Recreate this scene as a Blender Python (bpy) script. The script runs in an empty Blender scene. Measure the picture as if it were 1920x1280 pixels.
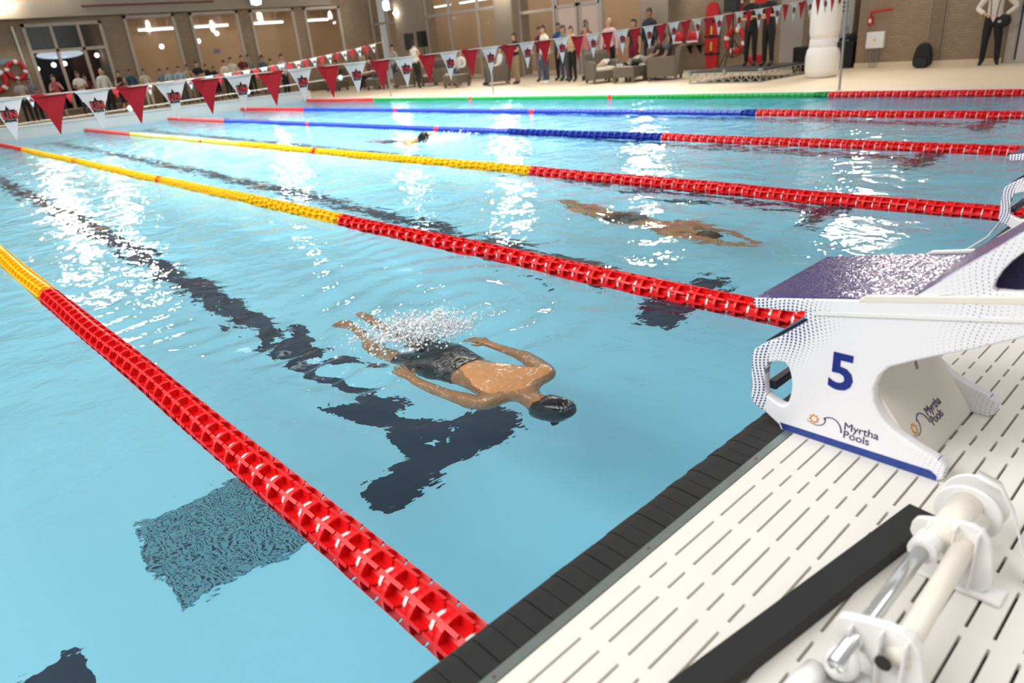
import bpy, math, random
import numpy as np
from mathutils import Vector, Matrix
random.seed(7); rng = np.random.RandomState(7)
sc = bpy.context.scene
COL = sc.collection

# ------------------------------------------------------------------ camera
YAW, PIT, ROL = 0.85401017, -0.40380588, -0.09453877
d = Vector((math.cos(PIT)*math.cos(YAW), math.cos(PIT)*math.sin(YAW), math.sin(PIT)))
r = d.cross(Vector((0, 0, 1))).normalized(); u = r.cross(d)
r2 = math.cos(ROL)*r + math.sin(ROL)*u; u2 = -math.sin(ROL)*r + math.cos(ROL)*u
cam_d = bpy.data.cameras.new('camera'); cam = bpy.data.objects.new('camera', cam_d); COL.objects.link(cam)
M = Matrix((r2, u2, -d)).transposed().to_4x4(); M.translation = (-0.78543344, -0.94471679, 1.43203507)
cam.matrix_world = M
cam_d.sensor_width = 36; cam_d.lens = 1316.136/1920*36; cam_d.clip_start = .05; cam_d.clip_end = 200
cam_d.dof.use_dof = True; cam_d.dof.focus_distance = 3.0; cam_d.dof.aperture_fstop = 2.4
sc.camera = cam
# ------------------------------------------------------------------ world, light, exposure
w = bpy.data.worlds.new('world'); sc.world = w; w.use_nodes = True
bg = w.node_tree.nodes['Background']; bg.inputs[0].default_value = (1.0, .985, .965, 1); bg.inputs[1].default_value = .34
sc.view_settings.view_transform = 'Standard'; sc.view_settings.look = 'None'
sc.view_settings.exposure = 0.0; sc.view_settings.gamma = 1; sc.view_settings.use_curve_mapping = False
cy = sc.cycles
cy.max_bounces = 10; cy.diffuse_bounces = 4; cy.glossy_bounces = 4; cy.transmission_bounces = 8; cy.transparent_max_bounces = 12
cy.caustics_reflective = False; cy.caustics_refractive = True; cy.sample_clamp_indirect = 25; cy.sample_clamp_direct = 0
cy.use_denoising = True; cy.blur_glossy = 0.3
def area_light(name, loc, size, power, spread=180, col=(1, .985, .955), rot=(0, 0, 0)):
    l = bpy.data.lights.new(name, 'AREA'); l.shape = 'RECTANGLE'; l.size, l.size_y = size; l.energy = power; l.color = col; l.spread = math.radians(spread)
    o = bpy.data.objects.new(name, l); COL.objects.link(o); o.location = loc; o.rotation_euler = [math.radians(a) for a in rot]; return o
# added area lights: unseen fill for the hall and the rooms behind the glass
area_light('hall_fill', (1.0, -2.8, 7.0), (8, 3), 235, rot=(38, 0, 0))
area_light('hall_fill', (-5.5, 6.0, 7.0), (5, 12), 1250, rot=(0, -35, 0))
area_light('hall_fill', (7.5, 14.5, 8.0), (8, 14), 2400, 92)
area_light('hall_fill', (16.0, 11.0, 7.6), (3, 20), 190, 110)
area_light('lobby_fill', (14.3, 32.1, 3.85), (11, 1), 95)
area_light('room_fill', (21.6, 22.5, 4.9), (2, 16), 170)
area_light('porch_fill', (5.5, 33.0, 3.9), (4, 2), 14)

# ------------------------------------------------------------------ materials
def lin(c):
    return tuple(((x/255)/12.92 if x/255 <= .04045 else ((x/255+.055)/1.055)**2.4) for x in c)
_mc = {}
def mat(name, rgb, rough=.5, metal=0, spec=.5, noise=None, bump=None, coat=0, emit=0):
    """rgb in 0..255 sRGB; noise=(scale, amount); bump=(scale, height)"""
    if name in _mc: return _mc[name]
    m = bpy.data.materials.new(name); m.use_nodes = True; nt = m.node_tree; b = nt.nodes['Principled BSDF']
    c = lin(rgb); b.inputs['Base Color'].default_value = (*c, 1); b.inputs['Roughness'].default_value = rough
    b.inputs['Metallic'].default_value = metal; b.inputs['Specular IOR Level'].default_value = spec
    b.inputs['Coat Weight'].default_value = coat
    if emit:
        b.inputs['Emission Color'].default_value = (*c, 1); b.inputs['Emission Strength'].default_value = emit
    tc = nt.nodes.new('ShaderNodeTexCoord')
    if noise:
        n = nt.nodes.new('ShaderNodeTexNoise'); n.inputs['Scale'].default_value = noise[0]; n.inputs['Detail'].default_value = 4
        nt.links.new(tc.outputs['Object'], n.inputs['Vector'])
        mx = nt.nodes.new('ShaderNodeMix'); mx.data_type = 'RGBA'
        mx.inputs[6].default_value = (*[x*(1-noise[1]) for x in c], 1); mx.inputs[7].default_value = (*[min(1, x*(1+noise[1])) for x in c], 1)
        nt.links.new(n.outputs[0], mx.inputs[0]); nt.links.new(mx.outputs[2], b.inputs['Base Color'])
    if bump:
        n = nt.nodes.new('ShaderNodeTexNoise'); n.inputs['Scale'].default_value = bump[0]; n.inputs['Detail'].default_value = 3
        nt.links.new(tc.outputs['Object'], n.inputs['Vector'])
        bp = nt.nodes.new('ShaderNodeBump'); bp.inputs['Distance'].default_value = bump[1]; bp.inputs['Strength'].default_value = 1
        nt.links.new(n.outputs[0], bp.inputs['Height']); nt.links.new(bp.outputs[0], b.inputs['Normal'])
    _mc[name] = m
    return m
def plain(rgb, rough=.7): return mat('paint_%d_%d_%d' % tuple(rgb), rgb, rough)

def water_material():
    m = bpy.data.materials.new('pool_water'); m.use_nodes = True; nt = m.node_tree; nt.nodes.clear(); N = nt.nodes.new; L = nt.links.new
    out = N('ShaderNodeOutputMaterial'); g = N('ShaderNodeBsdfGlass'); g.inputs['IOR'].default_value = 1.333; g.inputs['Roughness'].default_value = 0.008
    g.inputs['Color'].default_value = (.97, .99, 1, 1)
    geo = N('ShaderNodeNewGeometry')
    # the sheltered near corner by the start wall is calmer than the rest of the pool
    ln = N('ShaderNodeVectorMath'); ln.operation = 'LENGTH'; L(geo.outputs['Position'], ln.inputs[0])
    amp = N('ShaderNodeMapRange'); amp.inputs['From Min'].default_value = 1.0; amp.inputs['From Max'].default_value = 7.0; amp.inputs['To Min'].default_value = .55; amp.inputs['To Max'].default_value = 1.15
    L(ln.outputs['Value'], amp.inputs['Value'])
    prev = None
    for sx, sy, scl, h, det in ((1.0, 1.5, 1.5, .020, 1), (1.4, 1.0, 4.2, .017, 1), (1, 1.3, 10.0, .0062, 2), (1.2, 1.0, 30.0, .0006, 1)):
        mp = N('ShaderNodeMapping'); mp.inputs['Scale'].default_value = (sx, sy, 1); mp.inputs['Rotation'].default_value = (0, 0, .5)
        L(geo.outputs['Position'], mp.inputs['Vector'])
        n = N('ShaderNodeTexNoise'); n.inputs['Scale'].default_value = scl; n.inputs['Detail'].default_value = det; n.inputs['Distortion'].default_value = .35
        L(mp.outputs[0], n.inputs['Vector'])
        b = N('ShaderNodeBump'); b.inputs['Strength'].default_value = 1; ml = N('ShaderNodeMath'); ml.operation = 'MULTIPLY'; ml.inputs[1].default_value = h; L(amp.outputs[0], ml.inputs[0]); L(ml.outputs[0], b.inputs['Distance'])
        L(n.outputs[0], b.inputs['Height'])
        if prev: L(prev.outputs[0], b.inputs['Normal'])
        prev = b
    L(prev.outputs[0], g.inputs['Normal']); L(g.outputs[0], out.inputs['Surface'])
    return m

def brick_material(name, c1, c2, mortar, sx=4, sy=12):
    m = bpy.data.materials.new(name); m.use_nodes = True; nt = m.node_tree; b = nt.nodes['Principled BSDF']; b.inputs['Roughness'].default_value = .85
    N = nt.nodes.new; L = nt.links.new
    tc = N('ShaderNodeNewGeometry'); sp = N('ShaderNodeSeparateXYZ'); L(tc.outputs['Position'], sp.inputs[0])
    ad = N('ShaderNodeMath'); L(sp.outputs[0], ad.inputs[0]); L(sp.outputs[1], ad.inputs[1])
    cb = N('ShaderNodeCombineXYZ'); L(ad.outputs[0], cb.inputs[0]); L(sp.outputs[2], cb.inputs[1])
    br = N('ShaderNodeTexBrick'); br.inputs['Scale'].default_value = 4; br.inputs['Color1'].default_value = (*lin(c1), 1); br.inputs['Color2'].default_value = (*lin(c2), 1)
    br.inputs['Mortar'].default_value = (*lin(mortar), 1); br.inputs['Mortar Size'].default_value = .015
    L(cb.outputs[0], br.inputs['Vector'])
    n = N('ShaderNodeTexNoise'); n.inputs['Scale'].default_value = 1.2; n.inputs['Detail'].default_value = 4; L(tc.outputs['Position'], n.inputs['Vector'])
    mx = N('ShaderNodeMix'); mx.data_type = 'RGBA'; mx.blend_type = 'MULTIPLY'; mx.inputs[0].default_value = .35
    L(br.outputs[0], mx.inputs[6]); L(n.outputs[0], mx.inputs[7]); L(mx.outputs[2], b.inputs['Base Color'])
    return m

def glitter_material():
    m = bpy.data.materials.new('blue_grip_surface'); m.use_nodes = True; nt = m.node_tree; b = nt.nodes['Principled BSDF']; N = nt.nodes.new; L = nt.links.new
    b.inputs['Roughness'].default_value = .2; b.inputs['Specular IOR Level'].default_value = .6
    tc = N('ShaderNodeTexCoord'); vo = N('ShaderNodeTexVoronoi'); vo.inputs['Scale'].default_value = 300; L(tc.outputs['Object'], vo.inputs['Vector'])
    ge = N('ShaderNodeNewGeometry'); a = N('ShaderNodeVectorMath'); a.operation = 'MULTIPLY_ADD'; a.inputs[1].default_value = (.3, .3, .15); a.inputs[2].default_value = (-.15, -.15, -.075)
    L(vo.outputs['Color'], a.inputs[0]); ad = N('ShaderNodeVectorMath'); L(a.outputs[0], ad.inputs[0]); L(ge.outputs['Normal'], ad.inputs[1])
    nn = N('ShaderNodeVectorMath'); nn.operation = 'NORMALIZE'; L(ad.outputs[0], nn.inputs[0]); L(nn.outputs[0], b.inputs['Normal'])
    cr = N('ShaderNodeMix'); cr.data_type = 'RGBA'; cr.inputs[6].default_value = (*lin((40, 34, 92)), 1); cr.inputs[7].default_value = (*lin((78, 70, 132)), 1)
    se = N('ShaderNodeSeparateXYZ'); L(vo.outputs['Color'], se.inputs[0]); L(se.outputs[1], cr.inputs[0]); L(cr.outputs[2], b.inputs['Base Color']); return m

def dotted_white():
    """white plastic printed with a warped grid of small navy dots that thins out towards the rear"""
    m = bpy.data.materials.new('white_plastic_dot_print'); m.use_nodes = True; nt = m.node_tree; b = nt.nodes['Principled BSDF']; N = nt.nodes.new; L = nt.links.new
    b.inputs['Roughness'].default_value = .32
    tc = N('ShaderNodeTexCoord'); sp = N('ShaderNodeSeparateXYZ'); L(tc.outputs['Object'], sp.inputs[0])
    def mth(op, a, b_=None, c=None, clamp=False):
        x = N('ShaderNodeMath'); x.operation = op; x.use_clamp = clamp
        for i, v in enumerate((a, b_, c)):
            if v is None: continue
            if isinstance(v, (int, float)): x.inputs[i].default_value = v
            else: L(v, x.inputs[i])
        return x.outputs[0]
    Y, Z = sp.outputs[1], sp.outputs[2]
    # gentle warp
    wy = mth('MULTIPLY', mth('SINE', mth('MULTIPLY', Z, 34.)), .008)
    wz = mth('MULTIPLY', mth('SINE', mth('MULTIPLY_ADD', Y, 22., 1.2)), .016)
    yy = mth('ADD', Y, wy); zz = mth('ADD', Z, wz)
    pr = .0125
    fy = mth('SUBTRACT', mth('FRACT', mth('DIVIDE', yy, pr)), .5); fz = mth('SUBTRACT', mth('FRACT', mth('DIVIDE', zz, pr*.72)), .5)
    dist = mth('SQRT', mth('ADD', mth('MULTIPLY', fy, fy), mth('MULTIPLY', mth('MULTIPLY', fz, fz), .52)))
    # radius field: large at front top, fading by the middle, small again at the rear
    dy = mth('ADD', Y, .10); dz = mth('SUBTRACT', Z, .64)
    rr = mth('SQRT', mth('ADD', mth('MULTIPLY', dy, dy), mth('MULTIPLY', dz, dz)))
    rad = mth('MAXIMUM', mth('SUBTRACT', .36, mth('MULTIPLY', rr, 2.1)), mth('MULTIPLY', mth('SUBTRACT', .13, mth('ABSOLUTE', mth('ADD', Y, .55))), 1.0))
    fr = mth('MULTIPLY', mth('GREATER_THAN', Y, -.05), .26)      # strong dots along the front edge
    rad = mth('MAXIMUM', rad, fr)
    # keep the field round the number clear
    gy = mth('ADD', Y, .29); gz = mth('SUBTRACT', Z, .49)
    gd = mth('SQRT', mth('ADD', mth('MULTIPLY', gy, gy), mth('MULTIPLY', gz, gz)))
    rad = mth('MULTIPLY', rad, mth('MULTIPLY', mth('SUBTRACT', gd, .10), 12., clamp=True))
    f = mth('LESS_THAN', dist, rad)
    mx = N('ShaderNodeMix'); mx.data_type = 'RGBA'; mx.inputs[6].default_value = (*lin((240, 239, 243)), 1); mx.inputs[7].default_value = (*lin((70, 62, 120)), 1)
    L(f, mx.inputs[0]); L(mx.outputs[2], b.inputs['Base Color']); return m

def glass_pane_material(name, tint, refl=.1, alpha=.85):
    m = bpy.data.materials.new(name); m.use_nodes = True; nt = m.node_tree; nt.nodes.clear(); N = nt.nodes.new; L = nt.links.new
    out = N('ShaderNodeOutputMaterial'); t = N('ShaderNodeBsdfTransparent'); t.inputs[0].default_value = (*tint, 1)
    g = N('ShaderNodeBsdfGlossy'); g.inputs['Roughness'].default_value = .03; mx = N('ShaderNodeMixShader')
    fr = N('ShaderNodeFresnel'); fr.inputs[0].default_value = 1.3
    ge = N('ShaderNodeNewGeometry'); iv = N('ShaderNodeMath'); iv.operation = 'SUBTRACT'; iv.inputs[0].default_value = 1; L(ge.outputs['Backfacing'], iv.inputs[1]); ml = N('ShaderNodeMath'); ml.operation = 'MULTIPLY'; L(fr.outputs[0], ml.inputs[0]); L(iv.outputs[0], ml.inputs[1])
    L(ml.outputs[0], mx.inputs[0]); L(t.outputs[0], mx.inputs[1]); L(g.outputs[0], mx.inputs[2]); L(mx.outputs[0], out.inputs[0]); return m

def wicker_material():
    m = bpy.data.materials.new('taupe_wicker'); m.use_nodes = True; nt = m.node_tree; b = nt.nodes['Principled BSDF']; N = nt.nodes.new; L = nt.links.new
    b.inputs['Roughness'].default_value = .7
    tc = N('ShaderNodeTexCoord'); ck = N('ShaderNodeTexChecker'); ck.inputs['Scale'].default_value = 60
    ck.inputs[1].default_value = (*lin((120, 108, 94)), 1); ck.inputs[2].default_value = (*lin((86, 76, 65)), 1)
    L(tc.outputs['Object'], ck.inputs[0]); L(ck.outputs[0], b.inputs['Base Color']); return m

WATER = water_material()
POOL = mat('pool_lining_light_blue', (152, 228, 250), .6, noise=(1.5, .03))
LINE = mat('lane_line_navy', (8, 44, 70), .6)
WHITEWALL = mat('bulkhead_white', (205, 207, 204), .5, noise=(2, .05))
BRICK = brick_material('tan_brick', (164, 141, 116), (153, 131, 107), (140, 120, 98))
BRICKD = brick_material('darker_tan_brick', (148, 127, 104), (138, 118, 96), (124, 106, 86))
CONC = mat('grey_concrete', (148, 134, 118), .8, noise=(1.2, .12))
BEIGE = mat('beige_deck_tile', (214, 194, 166), .55, noise=(.8, .06))
BEIGED = mat('brown_deck_tile', (150, 122, 92), .6, noise=(.8, .1))
COPING = mat('pale_coping', (216, 210, 200), .35)
PANEL = mat('white_grating_plastic', (232, 229, 222), .38, noise=(5, .03), bump=(400, .0002))
UNDER = mat('gutter_dark', (34, 27, 22), .8)
BLACKTILE = mat('black_rubber_edge', (30, 30, 31), .72, noise=(40, .3), bump=(300, .0008))
STEEL = mat('brushed_steel', (150, 158, 154), .35, metal=.7, noise=(30, .12))
CHROME = mat('steel_tube', (225, 228, 228), .22, metal=.85)
RED = mat('red_float_plastic', (230, 18, 24), .42)
YEL = mat('yellow_float_plastic', (250, 205, 20), .36)
BLU = mat('blue_float_plastic', (4, 44, 160), .5)
GRN = mat('green_float_plastic', (12, 148, 62), .36)
WHT = mat('white_plastic', (238, 237, 236), .35)
CREAM = mat('cream_plastic', (232, 226, 214), .4)
NAVY = mat('navy_plastic', (22, 36, 92), .3)
NAVYD = mat('dark_navy_plastic', (16, 30, 62), .3)
NAVYTXT = mat('navy_print', (10, 38, 128), .4)
INDIGO = mat('indigo_print', (52, 48, 96), .4)
ORANGE = mat('orange_print', (226, 148, 40), .4)
BLUSTRIP = mat('blue_base_strip', (34, 62, 142), .4, noise=(18, .18))
BLACK = mat('black_matte', (17, 17, 18), .7)
FOAM = mat('black_foam', (32, 32, 33), .75, bump=(90, .002))
FLAGR = mat('red_flag_cloth', (196, 28, 46), .7)
FLAGW = mat('white_flag_cloth', (248, 246, 246), .7)
EMBR = mat('emblem_red', (216, 60, 62), .6)
EMBK = mat('emblem_dark', (44, 46, 56), .6)
CORD = mat('cream_cord', (226, 216, 196), .6)
METALP = mat('grey_metal_pole', (170, 168, 160), .35, metal=.6)
FRAMEM = mat('window_frame_beige', (182, 168, 152), .45)
FRAMEG = mat('facade_frame_grey', (176, 168, 158), .4)
PANE = glass_pane_material('clear_pane', (.93, .92, .90))
DPANE = glass_pane_material('dim_pane', (.62, .64, .66))
WICKER = wicker_material()
CUSH = mat('ivory_cushion', (224, 216, 204), .8)
REDK = mat('rescue_red', (190, 26, 30), .5)
GRIT = glitter_material(); DOTW = dotted_white()
LAMP = mat('lamp_glow', (255, 250, 240), .5, emit=150)
TUBE = mat('tube_glow', (255, 248, 236), .5, emit=3.2)
SPOT = mat('spot_glow', (255, 250, 240), .5, emit=6)

# ------------------------------------------------------------------ mesh helpers
class MB:
    def __init__(s): s.v = []; s.f = []; s.m = []; s.mats = []
    def _mi(s, m):
        if m not in s.mats: s.mats.append(m)
        return s.mats.index(m)
    def add(s, vs, fs, m):
        o = len(s.v); s.v += [tuple(x) for x in vs]; k = s._mi(m)
        for f in fs: s.f.append(tuple(i+o for i in f)); s.m.append(k)
        return s
    def box(s, lo, hi, m, M4=None):
        (a, b, c), (A, B, C) = lo, hi
        vs = [(a, b, c), (A, b, c), (A, B, c), (a, B, c), (a, b, C), (A, b, C), (A, B, C), (a, B, C)]
        if M4: vs = [M4 @ Vector(v) for v in vs]
        return s.add(vs, [(0, 3, 2, 1), (4, 5, 6, 7), (0, 1, 5, 4), (1, 2, 6, 5), (2, 3, 7, 6), (3, 0, 4, 7)], m)
    def tube(s, pts, rad, m, n=8, caps=True, closed=False):
        pts = [Vector(p) for p in pts]; K = len(pts); rs = rad if isinstance(rad, (list, tuple)) else [rad]*K; rings = []
        up = None; vs = []
        for i, p in enumerate(pts):
            if closed: t = pts[(i+1) % K]-pts[i-1]
            else: t = (pts[min(i+1, K-1)]-pts[max(i-1, 0)])
            t.normalize()
            if up is None: up = Vector((0, 0, 1)) if abs(t.z) < .9 else Vector((1, 0, 0))
            a = t.cross(up).normalized(); b = a.cross(t); up = b
            for k in range(n):
                th = 2*math.pi*k/n; vs.append(p+(a*math.cos(th)+b*math.sin(th))*rs[i])
        fs = []
        for i in range(K if closed else K-1):
            j = (i+1) % K
            for k in range(n): fs.append((i*n+k, i*n+(k+1) % n, j*n+(k+1) % n, j*n+k))
        if caps and not closed: fs.append(tuple(range(n))[::-1]); fs.append(tuple((K-1)*n+k for k in range(n)))
        return s.add(vs, fs, m)
    def lathe(s, prof, m, n=16, M4=None, caps=True):
        """prof: [(r,z)] round z"""
        vs = []; fs = []
        for (r_, z) in prof:
            for k in range(n): th = 2*math.pi*k/n; vs.append(Vector((r_*math.cos(th), r_*math.sin(th), z)))
        for i in range(len(prof)-1):
            for k in range(n): fs.append((i*n+k, i*n+(k+1) % n, (i+1)*n+(k+1) % n, (i+1)*n+k))
        if caps: fs.append(tuple(range(n))[::-1]); fs.append(tuple((len(prof)-1)*n+k for k in range(n)))
        if M4: vs = [M4 @ v for v in vs]
        return s.add(vs, fs, m)
    def ball(s, c, r_, m, n=8, k=6):
        r_ = r_ if isinstance(r_, (tuple, list)) else (r_, r_, r_); c = Vector(c); vs = [c+Vector((0, 0, -r_[2]))]; fs = []
        for i in range(1, k):
            ph = -math.pi/2+math.pi*i/k
            for j in range(n): th = 2*math.pi*j/n; vs.append(c+Vector((r_[0]*math.cos(ph)*math.cos(th), r_[1]*math.cos(ph)*math.sin(th), r_[2]*math.sin(ph))))
        vs.append(c+Vector((0, 0, r_[2]))); top = len(vs)-1
        for j in range(n): fs.append((0, 1+(j+1) % n, 1+j)); fs.append((top, 1+(k-2)*n+j, 1+(k-2)*n+(j+1) % n))
        for i in range(k-2):
            for j in range(n): a = 1+i*n; fs.append((a+j, a+(j+1) % n, a+n+(j+1) % n, a+n+j))
        return s.add(vs, fs, m)
    def prism(s, poly, axis, a, b, m):
        """poly of 2D points extruded along axis (0 x, 1 y, 2 z) from a to b"""
        def P(p, t): return (t, p[0], p[1]) if axis == 0 else ((p[0], t, p[1]) if axis == 1 else (p[0], p[1], t))
        n = len(poly); vs = [P(p, a) for p in poly]+[P(p, b) for p in poly]
        fs = [tuple(range(n))[::-1], tuple(range(n, 2*n))]+[(i, (i+1) % n, n+(i+1) % n, n+i) for i in range(n)]
        return s.add(vs, fs, m)
    def mesh(s, name, smooth=False):
        me = bpy.data.meshes.new(name); me.from_pydata(s.v, [], s.f)
        for m in s.mats: me.materials.append(m)
        me.polygons.foreach_set('material_index', s.m)
        if smooth: me.polygons.foreach_set('use_smooth', [True]*len(s.f))
        me.update()
        import bmesh
        bm = bmesh.new(); bm.from_mesh(me); bmesh.ops.recalc_face_normals(bm, faces=bm.faces); bm.to_mesh(me); bm.free()
        return me
    def build(s, name, parent=None, smooth=False, bevel=0):
        o = bpy.data.objects.new(name, s.mesh(name, smooth)); COL.objects.link(o)
        if parent: o.parent = parent
        if bevel:
            b = o.modifiers.new('bevel', 'BEVEL'); b.width = bevel; b.segments = 2; b.limit_method = 'ANGLE'
        return o
def link(name, me, parent=None, loc=None, mats=None):
    o = bpy.data.objects.new(name, me); COL.objects.link(o)
    if parent: o.parent = parent
    if loc is not None: o.location = loc
    if mats:
        for i, m in enumerate(mats): o.material_slots[i].link = 'OBJECT'; o.material_slots[i].material = m
    return o
def thing(name, label, cat, loc=(0, 0, 0), rz=0, group=None, scale=1):
    o = bpy.data.objects.new(name, None); COL.objects.link(o); o.location = loc; o.rotation_euler = (0, 0, rz); o.scale = (scale,)*3
    o.empty_display_size = .1
    return tag(o, label, cat, group)
def tag(o, label, cat, group=None):
    o['label'] = label; o['category'] = cat
    if group: o['group'] = group
    return o
def struct(o): o['kind'] = 'structure'; return o
def copy_tree(o, parent=None):
    c = o.copy(); COL.objects.link(c); c.parent = parent
    for ch in list(o.children): copy_tree(ch, c)
    return c
def curve2d(name, polys, extrude, bevel=0, M4=None, m=None, parent=None):
    cu = bpy.data.curves.new(name, 'CURVE'); cu.dimensions = '2D'; cu.fill_mode = 'BOTH'; cu.extrude = extrude; cu.bevel_depth = bevel; cu.bevel_resolution = 2
    for P in polys:
        sp = cu.splines.new('POLY'); sp.points.add(len(P)-1); sp.use_cyclic_u = True
        for i, (x, y) in enumerate(P): sp.points[i].co = (x, y, 0, 1)
    return _cv(name, cu, M4, m, parent)
def _cv(name, cu, M4, m, parent):
    t = bpy.data.objects.new('tmp', cu); COL.objects.link(t); bpy.context.view_layer.update()
    me = bpy.data.meshes.new_from_object(t.evaluated_get(bpy.context.evaluated_depsgraph_get())); bpy.data.objects.remove(t)
    me.name = name; me.materials.clear(); me.materials.append(m)
    if M4: me.transform(M4)
    return link(name, me, parent)
def text(name, s, size, M4, m, parent, offset=0, extrude=.0006, align='LEFT', spacing=1, line=1):
    cu = bpy.data.curves.new(name, 'FONT'); cu.body = s; cu.size = size; cu.offset = offset; cu.extrude = extrude; cu.align_x = align
    cu.space_character = spacing; cu.space_line = line; cu.resolution_u = 3
    return _cv(name, cu, M4, m, parent)
def smooth_poly(P, it=2):
    for _ in range(it):
        Q = []
        for i in range(len(P)):
            a = P[i]; b = P[(i+1) % len(P)]
            Q += [(a[0]*.75+b[0]*.25, a[1]*.75+b[1]*.25), (a[0]*.25+b[0]*.75, a[1]*.25+b[1]*.75)]
        P = Q
    return P

# ------------------------------------------------------------------ pool shell
PX0, PX1, PL, DEP, HW = -7.6, 12.62, 25.0, -1.5, .30
b = MB(); b.box((PX0, 0, DEP-.1), (PX1, PL, DEP), POOL)
pool_floor = struct(b.build('floor'))
for nm, lo, hi, m in (('wall_start', (PX0, -.02, DEP), (PX1, 0, .27), POOL), ('wall_far_side', (PX1, 0, DEP), (PX1+.03, PL, .03), POOL), ('wall_near_side', (PX0-.03, 0, DEP), (PX0, PL, .03), POOL)):
    b = MB(); b.box(lo, hi, m); struct(b.build(nm))
b = MB(); b.box((PX0, PL, DEP), (PX1, PL+.35, -.12), POOL); b.box((PX0, PL, -.12), (PX1+.25, PL+.35, .33), WHITEWALL); b.box((PX0, PL-.02, .31), (PX1+.25, PL+.37, .35), WHITEWALL)
struct(b.build('wall_turn_end'))
LCX = [1.19+2.45*k for k in range(-3, 5)]
for x in LCX:
    b = MB(); z = DEP+.004
    b.box((x-.125, 2.0, DEP), (x+.125, 23, z), LINE); b.box((x-.5, 1.9, DEP), (x-.125, 2.17, z), LINE); b.box((x+.125, 1.9, DEP), (x+.5, 2.17, z), LINE); b.box((x-.125, 1.9, DEP), (x+.125, 2.0, z), LINE)
    b.box((x-.5, 23, DEP), (x+.5, 23.25, z), LINE)
    b.build('lane_line', pool_floor)
# floor drain grate (under the nearest lane rope)
gr = thing('drain_grate', 'square speckled drain grate on the pool floor beside the nearest lane rope', 'grate', (.02, 2.36, DEP))
b = MB(); b.box((-.36, -.33, 0), (.42, .38, .012), mat('grate_blue', (96, 160, 178), .5)); b.build('grate_plate', gr)
b = MB(); K = 26
for i in range(K):
    for j in range(K):
        x = -.35+.76*i/K; y = -.32+.69*j/K; b.box((x, y, .012), (x+.014, y+.014, .0135), LINE)
o = b.build('grate_slots', gr); o['kind'] = 'stuff'

# ------------------------------------------------------------------ water surface
def water_mesh():
    xs = [PX0]
    while xs[-1] < PX1:
        x = xs[-1]; st = .3 if x < -2.5 else (.035 if x < 3.5 else min(.16, .035+(x-3.5)*.018)); xs.append(x+st)
    ys = [0.0]
    while ys[-1] < PL: ys.append(ys[-1]+(.035 if ys[-1] < 4.5 else min(.2, .035+(ys[-1]-4.5)*.014)))
    xs = np.array(xs); xs[-1] = PX1; ys = np.array(ys); ys[-1] = PL
    X, Y = np.meshgrid(xs, ys)
    Z = np.zeros_like(X)
    for i in range(26):
        lam = .35*(1.16**i) if i < 12 else rng.uniform(.4, 1.8)
        th = rng.uniform(0, 2*math.pi) if i % 3 else rng.normal(-.9, .5)
        a = .00115*lam**.8; k = 2*math.pi/lam
        Z += a*np.sin(k*(X*math.cos(th)+Y*math.sin(th))+rng.uniform(0, 6.28))
    calm = 1-.62*np.exp(-((X-.2)**2+(Y-.6)**2)/3.2)
    Z *= calm
    def ring(cx, cy_, a, lam, dec, r0=0):
        R = np.hypot(X-cx, Y-cy_); return a*np.sin(2*math.pi*(R-r0)/lam)*np.exp(-np.abs(R-r0)/dec)
    Z += ring(1.07, .88, .006, .26, .35) + ring(1.15, 2.1, .018, .34, .45) + ring(1.6, 2.3, .010, .3, .5, .6) + ring(4.0, 2.6, .012, .45, 1.0)
    Z += ring(6.3, 8.8, .02, .5, .8)+ring(.9, 1.75, .007, .2, .3)
    # V wake behind the swimmer in the middle lane
    t = np.clip(Y-1.6, 0, None); wv = np.exp(-((np.abs(X-1.1)-.32-.28*t)**2)/.02)*np.exp(-t/2.2)*(t > 0); Z += .02*wv*np.sin(28*t)
    # the surface is pressed flat where the back stands out of it
    D = np.exp(-(((X-1.08)/.30)**2+((Y-1.35)/.42)**2)**2); Z = Z*(1-D)-.010*D
    ny, nx = X.shape
    co = np.stack([X.ravel(), Y.ravel(), Z.ravel()], 1)
    idx = np.arange(nx*ny).reshape(ny, nx)
    f = np.stack([idx[:-1, :-1].ravel(), idx[:-1, 1:].ravel(), idx[1:, 1:].ravel(), idx[1:, :-1].ravel()], 1)
    me = bpy.data.meshes.new('water_surface'); me.vertices.add(len(co)); me.vertices.foreach_set('co', co.ravel())
    me.loops.add(f.size); me.loops.foreach_set('vertex_index', f.ravel()); me.polygons.add(len(f)); me.polygons.foreach_set('loop_start', np.arange(0, f.size, 4))
    me.polygons.foreach_set('use_smooth', [True]*len(f)); me.update(calc_edges=True); me.materials.append(WATER)
    return me
wo = link('water_surface', water_mesh()); tag(wo, 'rippled clear blue pool water with bright lamp glints', 'water'); wo['kind'] = 'stuff'

# ------------------------------------------------------------------ start deck: black rubber edge tiles, steel strip, slotted panels
deck = struct(MB().box((PX0, -4, .10), (18.0, -.02, .14), UNDER).build('floor'))
b = MB(); prof = [(0, .14), (0.004, .262), (-.004, .285), (-.018, .298), (-.04, .303), (-.114, .300), (-.114, .14)]
b.prism(prof, 0, .0012, .0488, BLACKTILE); tile_me = b.mesh('edge_tile')
for i in range(258):
    x = -.82+i*.0502
    if x > PX1: break
    o = link('edge_tile', tile_me, deck, (x, rng.uniform(-.0015, .0015), rng.uniform(-.001, .001)))
b = MB(); b.box((-1.5, -.138, .14), (PX1, -.114, .302), STEEL); strip = b.build('steel_strip', deck)
b = MB()
for i in range(28): x = -.2+i*.494; b.lathe([(.004, 0), (.004, .0012)], mat('screw_brown', (110, 80, 60), .5), 8, Matrix.Translation((x, -.126, .302)))
b.build('screw', strip)
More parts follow.
